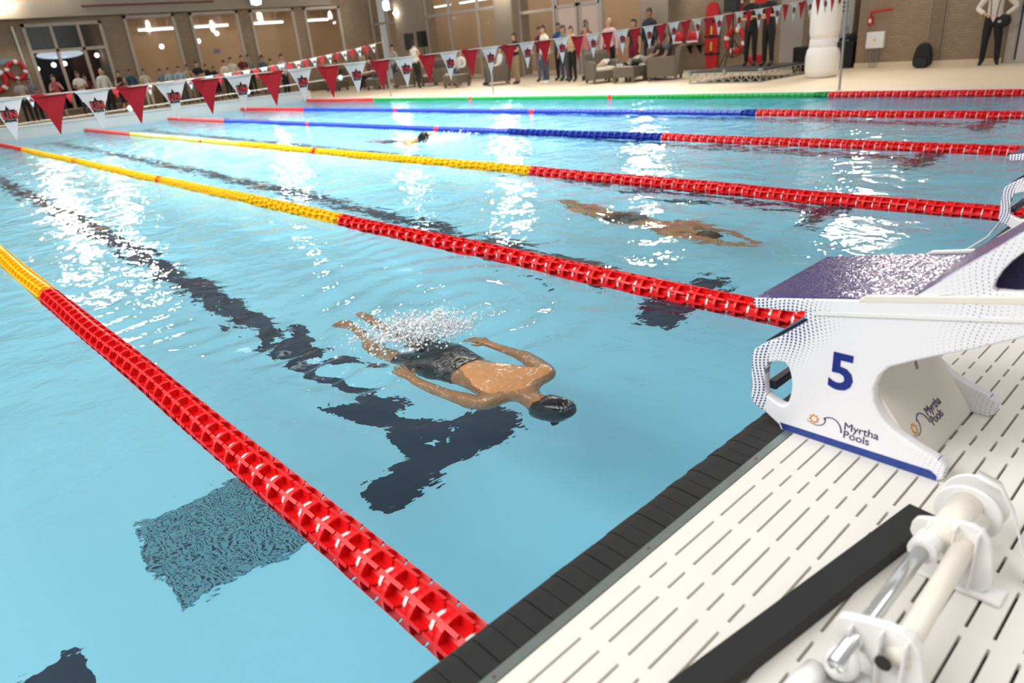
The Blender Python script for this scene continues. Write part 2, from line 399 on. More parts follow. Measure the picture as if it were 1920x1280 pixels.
# panel 0.494 wide with ten strips
PW, PITCH = .494, .0492
SL = [(.0, .066), (.098, .262), (.292, .460)]     # slot spans inside a panel (short, long, long)
b = MB()
for rI in range(10):
    y1 = -rI*PITCH; y0 = y1-PITCH+.0065
    b.box((.0, y0, 0), (PW, y1, .018), PANEL)
    for (p, q) in ((.066, .098), (.262, .292), (.460, .494)): b.box((p, y0-.0065, .0), (q, y0, .018), PANEL)
panel_me = b.mesh('grating_panel')
for j in range(5):
    for i in range(-3, 26):
        o = link('grating_panel', panel_me, deck, (.712-.494*2+i*PW+.0005, -.1395-j*10*PITCH, .282))
b = MB()
for i in range(26): b.box((-1.5+i*.75, -4, .14), (-1.47+i*.75, -.14, .281), UNDER)
for j in range(12): b.box((-1.5, -.5-j*.3, .14), (18, -.48-j*.3, .281), UNDER)
b.build('grating_joists', deck)

# ------------------------------------------------------------------ far side deck and end deck
WXA, WXB, WY = 18.1, 19.9, 31.0
b = MB(); b.box((PX1, 0, -.3), (WXB+3.5, 34.5, .05), BEIGE); fd = struct(b.build('floor'))
b = MB(); b.box((PX1-.01, .02, .02), (PX1+.32, PL, .062), COPING); struct(b.build('trim_1'))
b = MB(); b.box((PX0-6, PL+.35, -.3), (PX1, 38, .29), BEIGED); struct(b.build('floor'))
b = MB(); b.box((PX1, -4, -.3), (19.5, 0, .05), BEIGE); struct(b.build('floor'))
# right-hand wall in front plane (pilaster side)
b = MB(); b.box((WXA, -6, .05), (WXA+.4, 6.9, 8), BRICK); b.box((WXA+.4, 6.5, .05), (WXB+.4, 6.9, 8), BRICK)
wr = struct(b.build('wall_right'))
b = MB(); b.box((WXA-.012, 5.30, .05), (WXA, 5.33, 5), CONC); b.box((WXA-.012, 4.98, .05), (WXA, 5.0, 5), CONC); b.box((WXA-.03, 5.02, .05), (WXA, 5.28, 5), BRICKD); b.build('pilaster', wr)
b = MB(); b.box((WXA-.05, 5.4, .05), (WXA, 6.9, .17), BEIGE); struct(b.build('baseboard_right'))
b = MB(); b.box((WXA-.04, 3.78, .05), (WXA, 5.2, .16), BEIGE); struct(b.build('baseboard_right'))
# recessed wall behind the rescue gear
b = MB(); b.box((WXB, 6.9, .05), (WXB+.4, 13.9, 8), BRICK); struct(b.build('wall_recess'))
# concrete columns between the glazing
for (y0, y1, x0) in ((13.45, 14.55, WXB-.35), (20.6, 21.6, WXB-.35), (26.6, 28.5, WXB-.3)):
    b = MB(); b.box((x0, y0, .05), (x0+.9, y1, 8), CONC); struct(b.build('wall_column'))
# glazed facade: frames and panes
def facade(n, y0, y1, muls, trans, z1=5.2):
    fr = MB(); w_ = .05
    for y in [y0, *muls, y1]: fr.box((WXB, y-w_, .05), (WXB+.1, y+w_, z1), FRAMEG)
    for z in [.08, *trans, z1]: fr.box((WXB+.002, y0, z-w_), (WXB+.098, y1, z+w_), FRAMEG)
    o = struct(fr.build('window_%d' % n))
    ys = [y0, *muls, y1]; zs = [.08, *trans, z1]
    for i in range(len(ys)-1):
        for k in range(len(zs)-1):
            p = MB(); p.box((WXB+.045, ys[i]+w_, zs[k]+w_), (WXB+.055, ys[i+1]-w_, zs[k+1]-w_), PANE); p.build('pane', o)
facade(1, 14.55, 16.5, [], [.9]); facade(2, 18.75, 20.6, [], [.9, 2.35]); facade(3, 21.6, 26.6, [23.05, 24.9], [.95, 2.7]); facade(4, 28.5, 30.95, [29.6], [.95, 2.7])
# pair of pale doors in the facade
for n, (y0, y1) in enumerate(((16.55, 17.5), (17.6, 18.65))):
    b = MB(); b.box((WXB, y0, .05), (WXB+.1, y0+.08, 3.6), FRAMEG); b.box((WXB, y1-.08, .05), (WXB+.1, y1, 3.6), FRAMEG); b.box((WXB, y0, 2.35), (WXB+.1, y1, 2.45), FRAMEG); b.box((WXB, y0, 3.5), (WXB+.1, y1, 3.6), FRAMEG)
    o = struct(b.build('door_%d' % (n+1)))
    b = MB(); b.box((WXB+.03, y0+.08, .06), (WXB+.08, y1-.08, 2.35), mat('pale_pink_door', (206, 184, 172), .5)); b.build('door_leaf', o)
    b = MB(); b.box((WXB+.04, y0+.08, 2.45), (WXB+.05, y1-.08, 3.5), PANE); b.build('pane', o)
    b = MB(); b.box((WXB, y0+.14, 1.0), (WXB+.03, y0+.17, 1.25), STEEL); b.build('door_handle', o)
b = MB(); b.box((WXB, 13.9, 5.2), (WXB+.4, WY+.4, 8), CONC); b.box((WXB, 16.5, 3.6), (WXB+.3, 18.7, 5.2), CONC); struct(b.build('wall_right_upper'))
# room behind the facade
b = MB(); b.box((23.2, 13, .05), (23.4, 34.6, 5.4), mat('room_wall_tan', (196, 168, 138), .8, noise=(1, .08))); b.box((20.3, 13.0, 5.0), (23.4, 34.6, 5.2), mat('room_ceiling', (150, 138, 124), .8)); struct(b.build('wall_room_right'))
for i, y in enumerate((28.6, 25.2, 21.8)):
    b = MB(); b.box((21.9, y-1.3, 3.16), (22.02, y+1.3, 3.2), TUBE); b.box((21.86, y-1.35, 3.2), (22.06, y+1.35, 3.26), WHT)
    tag(b.build('ceiling_light'), ['long tube light behind the facade, beside the left column', 'long tube light behind the middle facade panes', 'long tube light behind the facade, nearest the doors'][i], 'light', 'tube lights behind the facade')

# end wall with four lobby windows and the mullioned one
wins = [(5.3, 7.95, .45, 3.47), (8.75, 10.7, 1.1, 3.6), (11.3, 13.35, 1.1, 3.6), (13.88, 15.95, 1.1, 3.6), (16.45, 18.3, 1.1, 3.6)]
b = MB(); x = -12.0
for (a, c, z0, z1) in wins:
    b.box((x, WY, -.3), (a, WY+.3, 8), BRICK); b.box((a, WY, -.3), (c, WY+.3, z0), BRICK); b.box((a, WY, z1), (c, WY+.3, 8), BRICK); x = c
b.box((x, WY, -.3), (WXB+.5, WY+.3, 8), BRICK)
struct(b.build('wall_end'))
for n, (a, c, z0, z1) in enumerate(wins):
    fr = MB(); w_ = .055
    fr.box((a, WY-.04, z0), (a+w_*2, WY+.08, z1), FRAMEM); fr.box((c-w_*2, WY-.04, z0), (c, WY+.08, z1), FRAMEM)
    fr.box((a, WY-.04, z1-w_*2), (c, WY+.08, z1), FRAMEM); fr.box((a, WY-.04, z0), (c, WY+.08, z0+w_), FRAMEM)
    ms = []; zs = [z0, z1]
    if n == 0:
        ms = [6.22, 7.12]; zs = [z0, 2.55, z1]
        for m_ in ms: fr.box((m_-.05, WY-.03, z0), (m_+.05, WY+.07, z1), FRAMEM)
        fr.box((a, WY-.03, 2.49), (c, WY+.07, 2.6), FRAMEM)
    o = struct(fr.build('window_%d' % (n+5)))
    xs = [a, *ms, c]
    for i in range(len(xs)-1):
        for k in range(len(zs)-1):
            p = MB(); p.box((xs[i]+.05, WY+.02, zs[k]+.05), (xs[i+1]-.05, WY+.03, zs[k+1]-.05), DPANE if n == 0 else PANE); p.build('pane', o)
LOB = mat('lobby_wall_orange_tan', (200, 170, 138), .8, noise=(.6, .06)); DARK = mat('night_dark', (52, 52, 56), .8)
for nm_, lo_, hi_, m_ in (('wall_lobby', (8.3, 34.4, .05), (20.5, 34.6, 4.4), LOB), ('ceiling', (8.3, 31.3, 3.92), (20.5, 34.4, 4.0), mat('lobby_ceiling', (176, 158, 138), .8)), ('wall_lobby_left', (8.2, 31.3, .05), (8.3, 34.4, 4.4), LOB)):
    b = MB(); b.box(lo_, hi_, m_); struct(b.build(nm_))
b = MB(); b.box((2, 34.4, -.3), (8.2, 34.6, 2.75), DARK); b.box((2, 34.4, 2.75), (8.2, 34.6, 4.6), mat('porch_upper_grey', (176, 172, 166), .8)); b.box((7.2, 33.6, .3), (8.1, 34.3, 2.6), mat('brown_red_panel', (92, 58, 44), .8)); b.box((2, 31.3, 4.0), (8.2, 34.6, 4.1), mat('porch_ceiling', (120, 118, 116), .8)); struct(b.build('wall_porch'))
b = MB(); b.ball((6.75, 33.2, 2.47), (.85, .35, .16), mat('lit_disc', (228, 236, 246), .5, emit=1.5), 20, 8); b.box((6.74, 33.19, 2.6), (6.76, 33.21, 4.0), METALP)
tag(b.build('pendant_lamp'), 'large oval white pendant lamp glowing behind the mullioned window', 'lamp')
spn = ['small round lamp low at the left behind the mullioned window', 'small round lamp just under the oval pendant', 'small round lamp right of the window\'s middle mullion', 'round lamp before the brown panel behind the mullioned window', 'round white lamp in the first tall lobby window', 'round white lamp in the second tall lobby window', 'small round lamp at the right edge of the second lobby window']
for (x, z), s in zip(((5.77, 2.01), (6.37, 2.1), (6.76, 2.12), (8.0, 2.33), (10.6, 2.48), (12.21, 2.59), (13.1, 2.85)), spn):
    b = MB(); b.ball((x, 33.0, z), (.09, .09, .09), SPOT, 10, 6); b.tube([(x, 33.0, z+.08), (x, 33.0, 3.95)], .01, METALP, 5); tag(b.build('globe_lamp'), s, 'lamp')
for i, (x0, x1) in enumerate(((9.85, 11.39), (12.05, 13.68), (14.77, 16.36), (17.5, 18.78))):
    b = MB(); b.box((x0, 32.97, 3.12), (x1, 33.05, 3.19), TUBE); b.box((x0-.03, 32.95, 3.19), (x1+.03, 33.07, 3.24), WHT); b.box((x0+.3, 33.0, 3.24), (x0+.32, 33.02, 3.9), METALP); b.box((x1-.32, 33.0, 3.24), (x1-.3, 33.02, 3.9), METALP)
    tag(b.build('tube_light'), 'glowing tube light seen through the %s tall lobby window from the left' % ['first', 'second', 'third', 'fourth'][i], 'light', 'tube lights in the lobby')
b = MB(); b.box((-12, WY-.55, 3.62), (17.6, WY-.01, 4.15), CONC); struct(b.build('trim_2'))
b = MB(); b.tube([(7.3, WY-.6, 3.93), (12.2, WY-.6, 3.93)], .028, mat('pipe_dark_red', (104, 44, 34), .5), 8); tag(b.build('red_pipe'), 'thin red pipe along the beam above the end wall windows', 'pipe')
b = MB(); b.tube([(5.0, WY-.07, 3.4), (5.05, WY-.07, .4)], .04, METALP, 8); tag(b.build('drain_pipe'), 'pale vertical pipe on the brick left of the mullioned window', 'pipe')
b = MB(); b.box((4.3, WY-.03, 2.2), (4.72, WY, 2.38), mat('sign_pale_blue', (120, 150, 160), .5)); tag(b.build('wall_sign'), 'small pale blue sign on the brick above the lifebuoys', 'sign')
b = MB(); b.box((12.45, WY+1.2, 2.02), (12.75, WY+1.22, 2.2), mat('sign_lilac', (160, 150, 190), .5)); tag(b.build('wall_sign'), 'small lilac sign behind the second tall lobby window', 'sign')

# flood lamps on the walls
def flood(x, y, z, rz, label, r_=.2):
    t = thing('flood_lamp', label, 'lamp', (x, y, z), rz, 'white flood lamps along the walls')
    b = MB(); b.box((-.24, .0, -.2), (.24, .1, .2), WHT); b.build('housing', t, bevel=.01)
    b = MB(); b.lathe([(r_, 0), (r_*.9, .03)], LAMP, 20, Matrix.Rotation(math.pi/2, 4, 'X')); b.build('lens', t)
    b = MB(); b.tube([(0, .1, 0), (0, .35, .05)], .02, METALP, 6); b.build('bracket', t)
flood(13.9, WY-.85, 3.92, 0, 'round glaring flood lamp on the beam above the second tall lobby window')
flood(WXB-.66, 28.5, 3.36, -math.pi/2, 'round glaring flood lamp on the concrete column at the corner')
flood(4.7, WY-.9, 4.5, 0, 'flood lamp above the top edge, over the mullioned window', .36)
flood(6.6, WY-.9, 4.9, 0, 'second flood lamp above the top edge, right of the other', .26)
flood(WXB-.82, 21.0, 3.9, -math.pi/2, 'flood lamp high on the column left of the pale doors', .38)
flood(WXB-.82, 14.0, 3.9, -math.pi/2, 'flood lamp high on the column right of the pale doors', .38)
flood(WXA-.42, 6.3, 4.5, -math.pi/2, 'flood lamp high above the white control box', .42)
b = MB(); b.lathe([(.05, 0), (.07, .05), (.03, .09)], LAMP, 12, Matrix.Translation((WXB-.36, 28.3, 2.98)))
tag(b.build('small_lamp'), 'small bright lamp just below the corner flood lamp', 'lamp')

# ------------------------------------------------------------------ lane ropes
def float_mesh(n, detail):
    b = MB(); L_ = .113
    b.tube([(0, -L_/2, 0), (0, L_/2, 0)], .040, RED, 10 if detail else 6)
    R_ = .072
    for k in range(n):
        Mx = Matrix.Rotation(2*math.pi*(k+.3)/n, 4, 'Y')
        b.box((.028, -L_/2, -.0018), (R_, L_/2, .0018), RED, Mx)
        if detail: b.box((R_-.003, -L_/2, -.0065), (R_+.001, L_/2, .0065), RED, Mx)
    K = 24 if detail else 12
    for (ri, ro, y0, y1) in ((R_-.008, R_+.0005, -.008, .008),)+(((.03, R_-.006, -.0015, .0015),) if detail else ()):
        vs = []; fs = []
        for k in range(K):
            th = 2*math.pi*k/K; c, s_ = math.cos(th), math.sin(th)
            vs += [(ri*c, y0, ri*s_), (ro*c, y0, ro*s_), (ro*c, y1, ro*s_), (ri*c, y1, ri*s_)]
        for k in range(K):
            a = 4*k; e = 4*((k+1) % K)
            for q in range(4): fs.append((a+q, a+(q+1) % 4, e+(q+1) % 4, e+q))
        b.add(vs, fs, RED)
    return b.mesh('float')
FL_HI = float_mesh(8, True); FL_LO = float_mesh(8, False)
b = MB(); b.tube([(0, -.007, 0), (0, .007, 0)], .0425, WHT, 14); SPC = b.mesh('spacer')
b = MB(); b.tube([(0, -.004, 0), (0, .004, 0)], .05, WHT, 8); SPC_LO = b.mesh('spacer')
FP = .1225
def solid_run(name, parent, y0, y1, m, x, z):
    """distant floats, too small to tell apart: real little discs joined into one part"""
    b = MB(); y = y0
    while y < y1-.03:
        b.tube([(x, y+.006, z), (x, min(y+.112, y1), z)], .066, m, 7); y += FP
    o = b.build(name, parent); o['kind'] = 'stuff'; return o
cfg = [(0, -.035, YEL, 'yellow', 25), (1, 2.405, YEL, 'yellow', 20), (2, 4.90, YEL, 'yellow', 13), (3, 7.42, BLU, 'blue', 8), (4, 9.93, BLU, 'blue', 5.2), (5, 12.46, GRN, 'green', 5.2)]
rope_lab = ['red and yellow lane rope nearest the camera, ending at the bottom of the picture', 'red and yellow lane rope ending at the starting block marked 5', 'red and yellow lane rope ending at the second starting block',
            'nearer of the two red and blue lane ropes, with red marker floats', 'farther of the two red and blue lane ropes', 'red and green lane rope along the far side of the pool']
for k, X, midm, cn, ylim in cfg:
    t = thing('lane_rope', rope_lab[k], 'rope', (X, 0, 0), 0, 'lane ropes')
    b = MB(); b.tube([(0, -.005, .05), (0, .1, .02), (0, 24.9, .02), (0, 25.0, .05)], .006, CHROME, 6); b.build('cable', t)
    y = .06; i = 0; nf = int((min(ylim, 24.8)-y)/FP)
    while y+FP/2 < min(ylim, 24.85):
        yc = y+FP/2
        m = RED if (yc < 5 or yc > 19.95) else midm
        if abs(yc-10) < FP/2 or abs(yc-15) < FP/2: m = RED
        hi = yc < 7 and k < 3
        me = FL_HI if hi else FL_LO
        zz = .018+.003*math.sin(yc*2.1+k)
        xx = (.012*math.sin(yc*.9+k)+.006*math.sin(yc*2.7))*min(1, yc/2)*(.3 if k == 0 else 1)
        o = link('float', me, t, (xx, yc, zz), [m]); o.rotation_euler = (random.uniform(-.02, .02), random.uniform(-.4, .4) if k else .1*math.sin(yc*3), random.uniform(-.03, .03)); o.scale = (1.0, 1.0, 1.0)
        if yc < 5 and (k < 2 or yc < 5) and nf <= 220: link('spacer', SPC if hi and k < 2 else SPC_LO, t, (xx, yc+FP/2, zz))
        y += FP; i += 1
    if ylim < 24:
        segs = [(y, 9.94, midm), (9.94, 10.06, RED), (10.06, 14.94, midm), (14.94, 15.06, RED), (15.06, 19.95, midm), (19.95, 24.6, RED)]
        b = MB()
        for (a, c, m) in segs:
            yy = max(a, y)
            while yy < c-.02: b.tube([(0, yy+.005, .02), (0, min(yy+.115, c), .02)], .066, m, 7); yy += FP
        o = b.build('distant_floats', t); o['kind'] = 'stuff'
# ------------------------------------------------------------------ flag lines
def flag_mesh(m):
    b = MB(); n = 5; vs = []; fs = []
    vs = [(-.1125, 0, 0), (.1125, 0, 0), (.0, .008, -.272), (-.05, .006, -.12), (.05, -.004, -.12), (0, .006, 0)]
    b.add(vs, [(0, 3, 5), (5, 3, 4), (5, 4, 1), (3, 2, 4)], m); b.box((-.1125, -.003, -.012), (.1125, .003, .006), m)
    me = b.mesh('flag'); return me
FR, FW = flag_mesh(FLAGR), flag_mesh(FLAGW)
def emblem_mesh():
    Mx = Matrix.Rotation(math.pi/2, 4, 'X')
    tmp = []
    o = text('emblem', 'UN', .078, Matrix.Translation((-.052, -.006, -.135)) @ Mx, EMBR, None, offset=.004, extrude=.001); tmp.append(o)
    o2 = text('emblem', 'UN', .078, Matrix.Translation((-.052, -.0042, -.135)) @ Mx, EMBK, None, offset=.0065, extrude=.0006); tmp.append(o2)
    vs = []; fs = []; ms = []
    for q, ob in enumerate(tmp):
        off = len(vs); vs += [tuple(v.co) for v in ob.data.vertices]; fs += [tuple(i+off for i in p.vertices) for p in ob.data.polygons]; ms += [q]*len(ob.data.polygons)
        me_ = ob.data; bpy.data.objects.remove(ob); bpy.data.meshes.remove(me_)
    b = MB(); b.mats = [EMBR, EMBK]; b.v = vs; b.f = fs; b.m = ms
    y = -.003
    b.prism([(-.054, -.066), (-.016, -.068), (0, -.032), (.016, -.068), (.054, -.066), (.056, -.078), (-.056, -.078)], 1, y, y-.001, EMBK)
    b.prism([(-.052, -.075), (.052, -.075), (.05, -.140), (-.05, -.140)], 1, y+.0004, y-.0004, EMBK)
    b.prism([(-.046, -.142), (0, -.150), (.046, -.142), (.042, -.154), (.050, -.166), (.02, -.158), (0, -.162), (-.02, -.158), (-.050, -.166), (-.042, -.154)], 1, y, y-.001, EMBK)
    b.prism([(-.004, -.062), (.004, -.062), (.006, -.14), (-.006, -.14)], 1, -.0072, -.0080, EMBK)
    me = b.mesh('emblem'); me.transform(Matrix.Translation((0, 0, -.018)) @ Matrix.Diagonal((.78, 1, .80, 1))); return me
EMB = emblem_mesh()
def flagline(Y, zf, x_start, x_end, start_white, label, pole_x, pole_z):
    t = thing('flag_line', label, 'bunting', (0, Y, 0), 0, 'backstroke flag lines')
    pts = [(x_start+i*.5, 0, zf(x_start+i*.5)) for i in range(int((pole_x-x_start)/.5)+1)]+[(pole_x, 0, zf(pole_x))]
    b = MB(); b.tube(pts, .0055, CORD, 6); b.build('cord', t)
    i = 0; x = start_white
    while x < x_end:
        if x > x_start:
            s = (zf(x+.05)-zf(x-.05))/.1
            o = link('flag', FW if i % 2 == 0 else FR, t, (x, 0, zf(x))); o.rotation_euler = (random.uniform(-.06, .06), -math.atan(s), random.uniform(-.08, .08))
            if i % 2 == 0: link('emblem', EMB, o)
        i += 1; x += .2725
def pole(x, y, h, label):
    t = thing('pole', label, 'pole', (x, y, .05))
    b = MB(); b.tube([(0, 0, .02), (0, 0, h)], .022, METALP, 10); b.build('shaft', t)
    b = MB(); b.lathe([(.06, 0), (.06, .012), (.03, .03)], METALP, 12); b.build('base_plate', t)
zn = lambda x: 1.362+max(0, x-1.4)**2*.0024+max(0, 1.4-x)**2*.0035
zf_ = lambda x: 1.20+max(0, x-5.0)**2*.0082+max(0, 5.0-x)**2*.004
flagline(5.0, zn, -2.3, 12.9, .11-.545*4, 'near line of alternating red and white triangular flags with UN emblem', 12.95, 1.7)
flagline(20.0, zf_, -1.5, 13.0, .2, 'far line of small red and white triangular flags before the crowd', 13.15, 1.8)
pole(12.95, 5.0, 2.6, 'tall grey metal pole on the far coping beside the white inflatable')
pole(13.15, 20.0, 1.85, 'grey metal pole at the end of the far flag line')
pole(12.9, 14.55, 1.25, 'slim grey metal pole midway along the far side')
t = thing('float_cord', 'thin white cord with round white balls stretched low before the crowd', 'cord', (0, 20.2, 0))
cp = [(-1, .66), (2.5, .61), (5.5, .66), (8.4, .73), (11.5, .82), (13.15, .93)]
b = MB(); b.tube([(x, 0, z) for x, z in cp], .008, CORD, 5); b.build('cord', t)
for x, z in ((5.1, .65), (8.37, .72), (11.49, .81), (12.9, .9)):
    b = MB(); b.ball((x, 0, z), .075, WHT, 12, 8); b.build('ball', t, smooth=True)

# ------------------------------------------------------------------ starting blocks
def starting_block(label, number=True):
    t = thing('starting_block', label, 'block', (.974, 0, 0))
    W_ = .46
    side = [(-.150, .690), (-.150, .671), (-.166, .664), (-.125, .627), (-.073, .582), (-.03, .553), (-.008, .533), (-.001, .515), (-.006, .375), (-.014, .362), (-.055, .344), (-.098, .318), (-.104, .305),
            (-.520, .305), (-.531, .318), (-.530, .350), (-.505, .362), (-.457, .378), (-.403, .403), (-.365, .435), (-.343, .475), (-.338, .515), (-.348, .556), (-.370, .588), (-.415, .615), (-.469, .645), (-.552, .688), (-.638, .738), (-.70, .768), (-.745, .780), (-.745, .796), (-.633, .776), (-.305, .718)]
    hole = smooth_poly([(-.033, .505), (-.085, .527), (-.112, .52), (-.128, .480), (-.131, .435), (-.122, .390), (-.106, .374), (-.088, .375), (-.045, .394), (-.036, .408)], 1)
    T = Matrix(((0, 0, 1, 0), (1, 0, 0, 0), (0, 1, 0, 0), (0, 0, 0, 1)))   # curve x->Y, y->Z, extrude->X
    for i, x in enumerate((.018, W_-.018)):
        o = curve2d('side_panel', [side, hole], .012, .006, Matrix.Translation((x, 0, 0)) @ T, DOTW, t)
        if i == 0:
            P = o
    b = MB(); b.prism([(-.108, .3045), (-.098, .3245), (-.505, .3285), (-.521, .318), (-.522, .3045)], 0, -.0015, .001, BLUSTRIP); b.build('base_strip', P)
    # placing a flat print on the outer side face: text x -> -Y, text y -> Z, facing -X
    def face(y, z, rot=0): return Matrix.Translation((-.0012, y, z)) @ Matrix(((0, 0, -1, 0), (-1, 0, 0, 0), (0, 1, 0, 0), (0, 0, 0, 1))) @ Matrix.Rotation(rot, 4, 'Z')
    if number:
        text('number_five', '5', .148, face(-.222, .487), NAVYTXT, P, offset=.0035)
        def logo(F, parent, s=1.0):
            # sun
            pts = []
            for k in range(16):
                rr = (.0155 if k % 2 == 0 else .0105)*s; th = 2*math.pi*k/16+.2; pts.append((rr*math.cos(th), rr*math.sin(th)))
            inner = [(.0085*s*math.cos(2*math.pi*k/16), .0085*s*math.sin(2*math.pi*k/16)) for k in range(16)]
            curve2d('sun_emblem', [pts, inner], .0004, 0, F, ORANGE, parent)
            def ribbon(cx, cy_, rx, ry, a0, a1, w0, w1, n=22):
                A = []; B = []
                for k in range(n+1):
                    f = k/n; th = math.radians(a0+(a1-a0)*f); w_ = (w0+(w1-w0)*f)*s/2
                    A.append((cx*s+(rx*s+w_)*math.cos(th), cy_*s+(ry*s+w_)*math.sin(th))); B.append((cx*s+(rx*s-w_)*math.cos(th), cy_*s+(ry*s-w_)*math.sin(th)))
                return A+B[::-1]
            curve2d('wave_emblem', [ribbon(.004, .004, .028, .022, 215, 385, .0005, .0030), ribbon(.048, -.018, .030, .037, 135, 0, .002, .0036)], .0004, 0, F, INDIGO, parent)
            text('lettering', 'Myrtha\nPools', .033*s, F @ Matrix.Translation((.083*s, -.004*s, 0)), INDIGO, parent, offset=.0, extrude=.0004, line=.78, spacing=.98)
        logo(face(-.197, .372), P, 1.0)
    # platform plate, sloping up to the rear
    sl = (.816-.696)/.632
    zt = lambda y: .697-(y)*sl if y < 0 else .697
    b = MB(); b.prism([(.004, .668), (.006, .6955), (-.75, zt(-.75)-.004), (-.75, .792), (-.155, .690), (-.12, .680)], 0, -.002, W_+.002, DOTW)
    pl = b.build('platform', t, bevel=.004)
    b = MB(); b.prism([(.003, .6955), (.003, .6985), (-.748, zt(-.748)+.0005), (-.748, zt(-.748)-.004)], 0, .004, W_-.004, GRIT); b.build('grip_surface', pl)
    for x0, x1 in ((-.003, .012), (W_-.012, W_+.003)):
        b = MB(); b.prism([(-.283, zt(-.283)-.008), (-.283, zt(-.283)+.001), (-.300, zt(-.30)+.009), (-.75, zt(-.75)+.009), (-.75, zt(-.75)-.008)], 0, x0, x1, CREAM); b.build('rim', pl, bevel=.002)
    b = MB(); b.prism([(-.17, .693), (-.75, .7985), (-.75, .789), (-.17, .683)], 0, -.004, .0, WHT); b.build('side_rail', pl)
    # kick plate wedge
    wz = lambda y: zt(y)+.004
    tri = [(-.396, wz(-.396)), (-.405, .777), (-.474, .842), (-.565, .928), (-.600, .965), (-.66, 1.03), (-.70, 1.05), (-.73, 1.02), (-.745, .86), (-.745, wz(-.745))]
    th_ = smooth_poly([(-.556, .836), (-.566, .818), (-.71, .846), (-.715, .90), (-.70, .985), (-.66, .985), (-.605, .926), (-.575, .886)], 1)
    wd = thing('x', 'x', 'x'); bpy.data.objects.remove(wd)
    kp = curve2d('kick_plate', [tri, th_], .010, .003, Matrix.Translation((.020, 0, 0)) @ T, DOTW, t)
    curve2d('kick_plate', [tri, th_], .010, .003, Matrix.Translation((W_-.020, 0, 0)) @ T, WHT, t)
    b = MB(); b.prism([(-.402, wz(-.400)+.003), (-.474, .8455), (-.565, .9315), (-.66, 1.035), (-.672, 1.02), (-.43, wz(-.43)+.002)], 0, .0075, W_-.008, GRIT); b.build('kick_surface', kp)
    b = MB(); b.prism([(-.44, .80), (-.655, 1.02), (-.67, 1.00), (-.46, .80)], 0, .03, W_-.03, CREAM); b.build('kick_backing', kp)
    # navy front board, grip bars, cream cross panel
    b = MB(); b.prism([(-.020, .556), (-.150, .668), (-.165, .655), (-.035, .540)], 0, .036, W_-.036, NAVYD); b.build('front_board', t)
    b = MB(); b.box((.034, -.062, .405), (W_-.034, -.034, .432), NAVYD); b.build('grip_bar', t, bevel=.004)
    b = MB(); b.prism([(-.478, .305), (-.470, .325), (-.335, .505), (-.19, .655), (-.165, .655), (-.32, .48), (-.45, .305)], 0, .034, W_-.034, CREAM); cp_ = b.build('cross_panel', t)
    b = MB(); b.prism(smooth_poly([(.16, .0), (.185, .0), (.20, .03), (.195, .06), (.18, .06), (.183, .03), (.17, .015)], 1), 2, 0, .001, mat('slot_grey', (120, 120, 122), .6))
    # transform local (x along X, y up the slope) onto panel
    sl_ang = math.atan2(.505-.325, .135)
    Fp = Matrix.Translation((0, -.470, .325)) @ Matrix.Rotation(sl_ang, 4, 'X')
    so = b.build('recess', cp_); so.data.transform(Matrix.Translation((0, 0, .0)) @ Matrix.Translation((.0, -.470, .325)) @ Matrix.Rotation(sl_ang, 4, 'X') @ Matrix.Translation((.1, .18, -.001)))
    if number: logo(Fp @ Matrix.Translation((.09, .070, .0012)), cp_, 1.12)
    for x in (.0, W_):
        b = MB(); b.box((x-.004 if x else -.004, -.535, .302), (x+.030 if not x else x+.004, -.10, .308), WHT)
    return t
blk = starting_block('white starting block with navy 5 and blue grip top at the pool edge')
blk2 = starting_block('second white starting block, cut by the right edge of the picture', False)
blk2.location.x = .974+2.44
b = MB(); b.tube([(2.95, .03, .30), (3.41, .03, .275), (3.80, .025, .36)], .006, WHT, 6)
tag(b.build('strap'), 'thin white strap across the pool edge by the second starting block', 'strap')

# ------------------------------------------------------------------ backstroke ledge lying on the deck
lg = thing('backstroke_ledge', 'folded white backstroke ledge with black foam bar lying on the slotted deck', 'pool equipment', (.42, -.55, .301))
O = Vector((.42, -.55, .301))
def W3(x, y, z): return Vector((x, y, z))-O
b = MB(); Mx = Matrix.Translation(W3(.40, -.492, .302)) @ Matrix.Rotation(math.atan2(-.12, .77), 4, 'Z')
b.box((-.42, -.033, 0), (.39, .033, .036), FOAM, Mx); b.build('foam_bar', lg, bevel=.003)
b = MB(); b.tube([W3(.17, -.615, .395), W3(.66, -.620, .400)], .0155, CHROME, 16); b.build('steel_shaft', lg, smooth=True)
b = MB(); b.tube([W3(.55, -.620, .400), W3(.60, -.620, .400)], .024, WHT, 16)
for i in range(5): b.tube([W3(.552+i*.011, -.62, .4), W3(.557+i*.011, -.62, .4)], .028, WHT, 16)
b.build('ribbed_sleeve', lg)
b = MB(); b.tube([W3(.24, -.688, .405), W3(.72, -.675, .405)], .021, CREAM, 18); b.build('white_tube', lg, smooth=True)
b = MB(); b.tube([W3(.60, -.640, .415), W3(.76, -.642, .415)], .033, CREAM, 20); b.build('roller', lg, smooth=True)
for xx in (.745, .80):
    b = MB(); b.lathe([(.064, 0), (.067, .004), (.064, .008), (.034, .010)], WHT, 28, Matrix.Translation(W3(xx, -.645, .395)) @ Matrix.Rotation(math.pi/2, 4, 'Y')); b.build('reel_flange', lg)
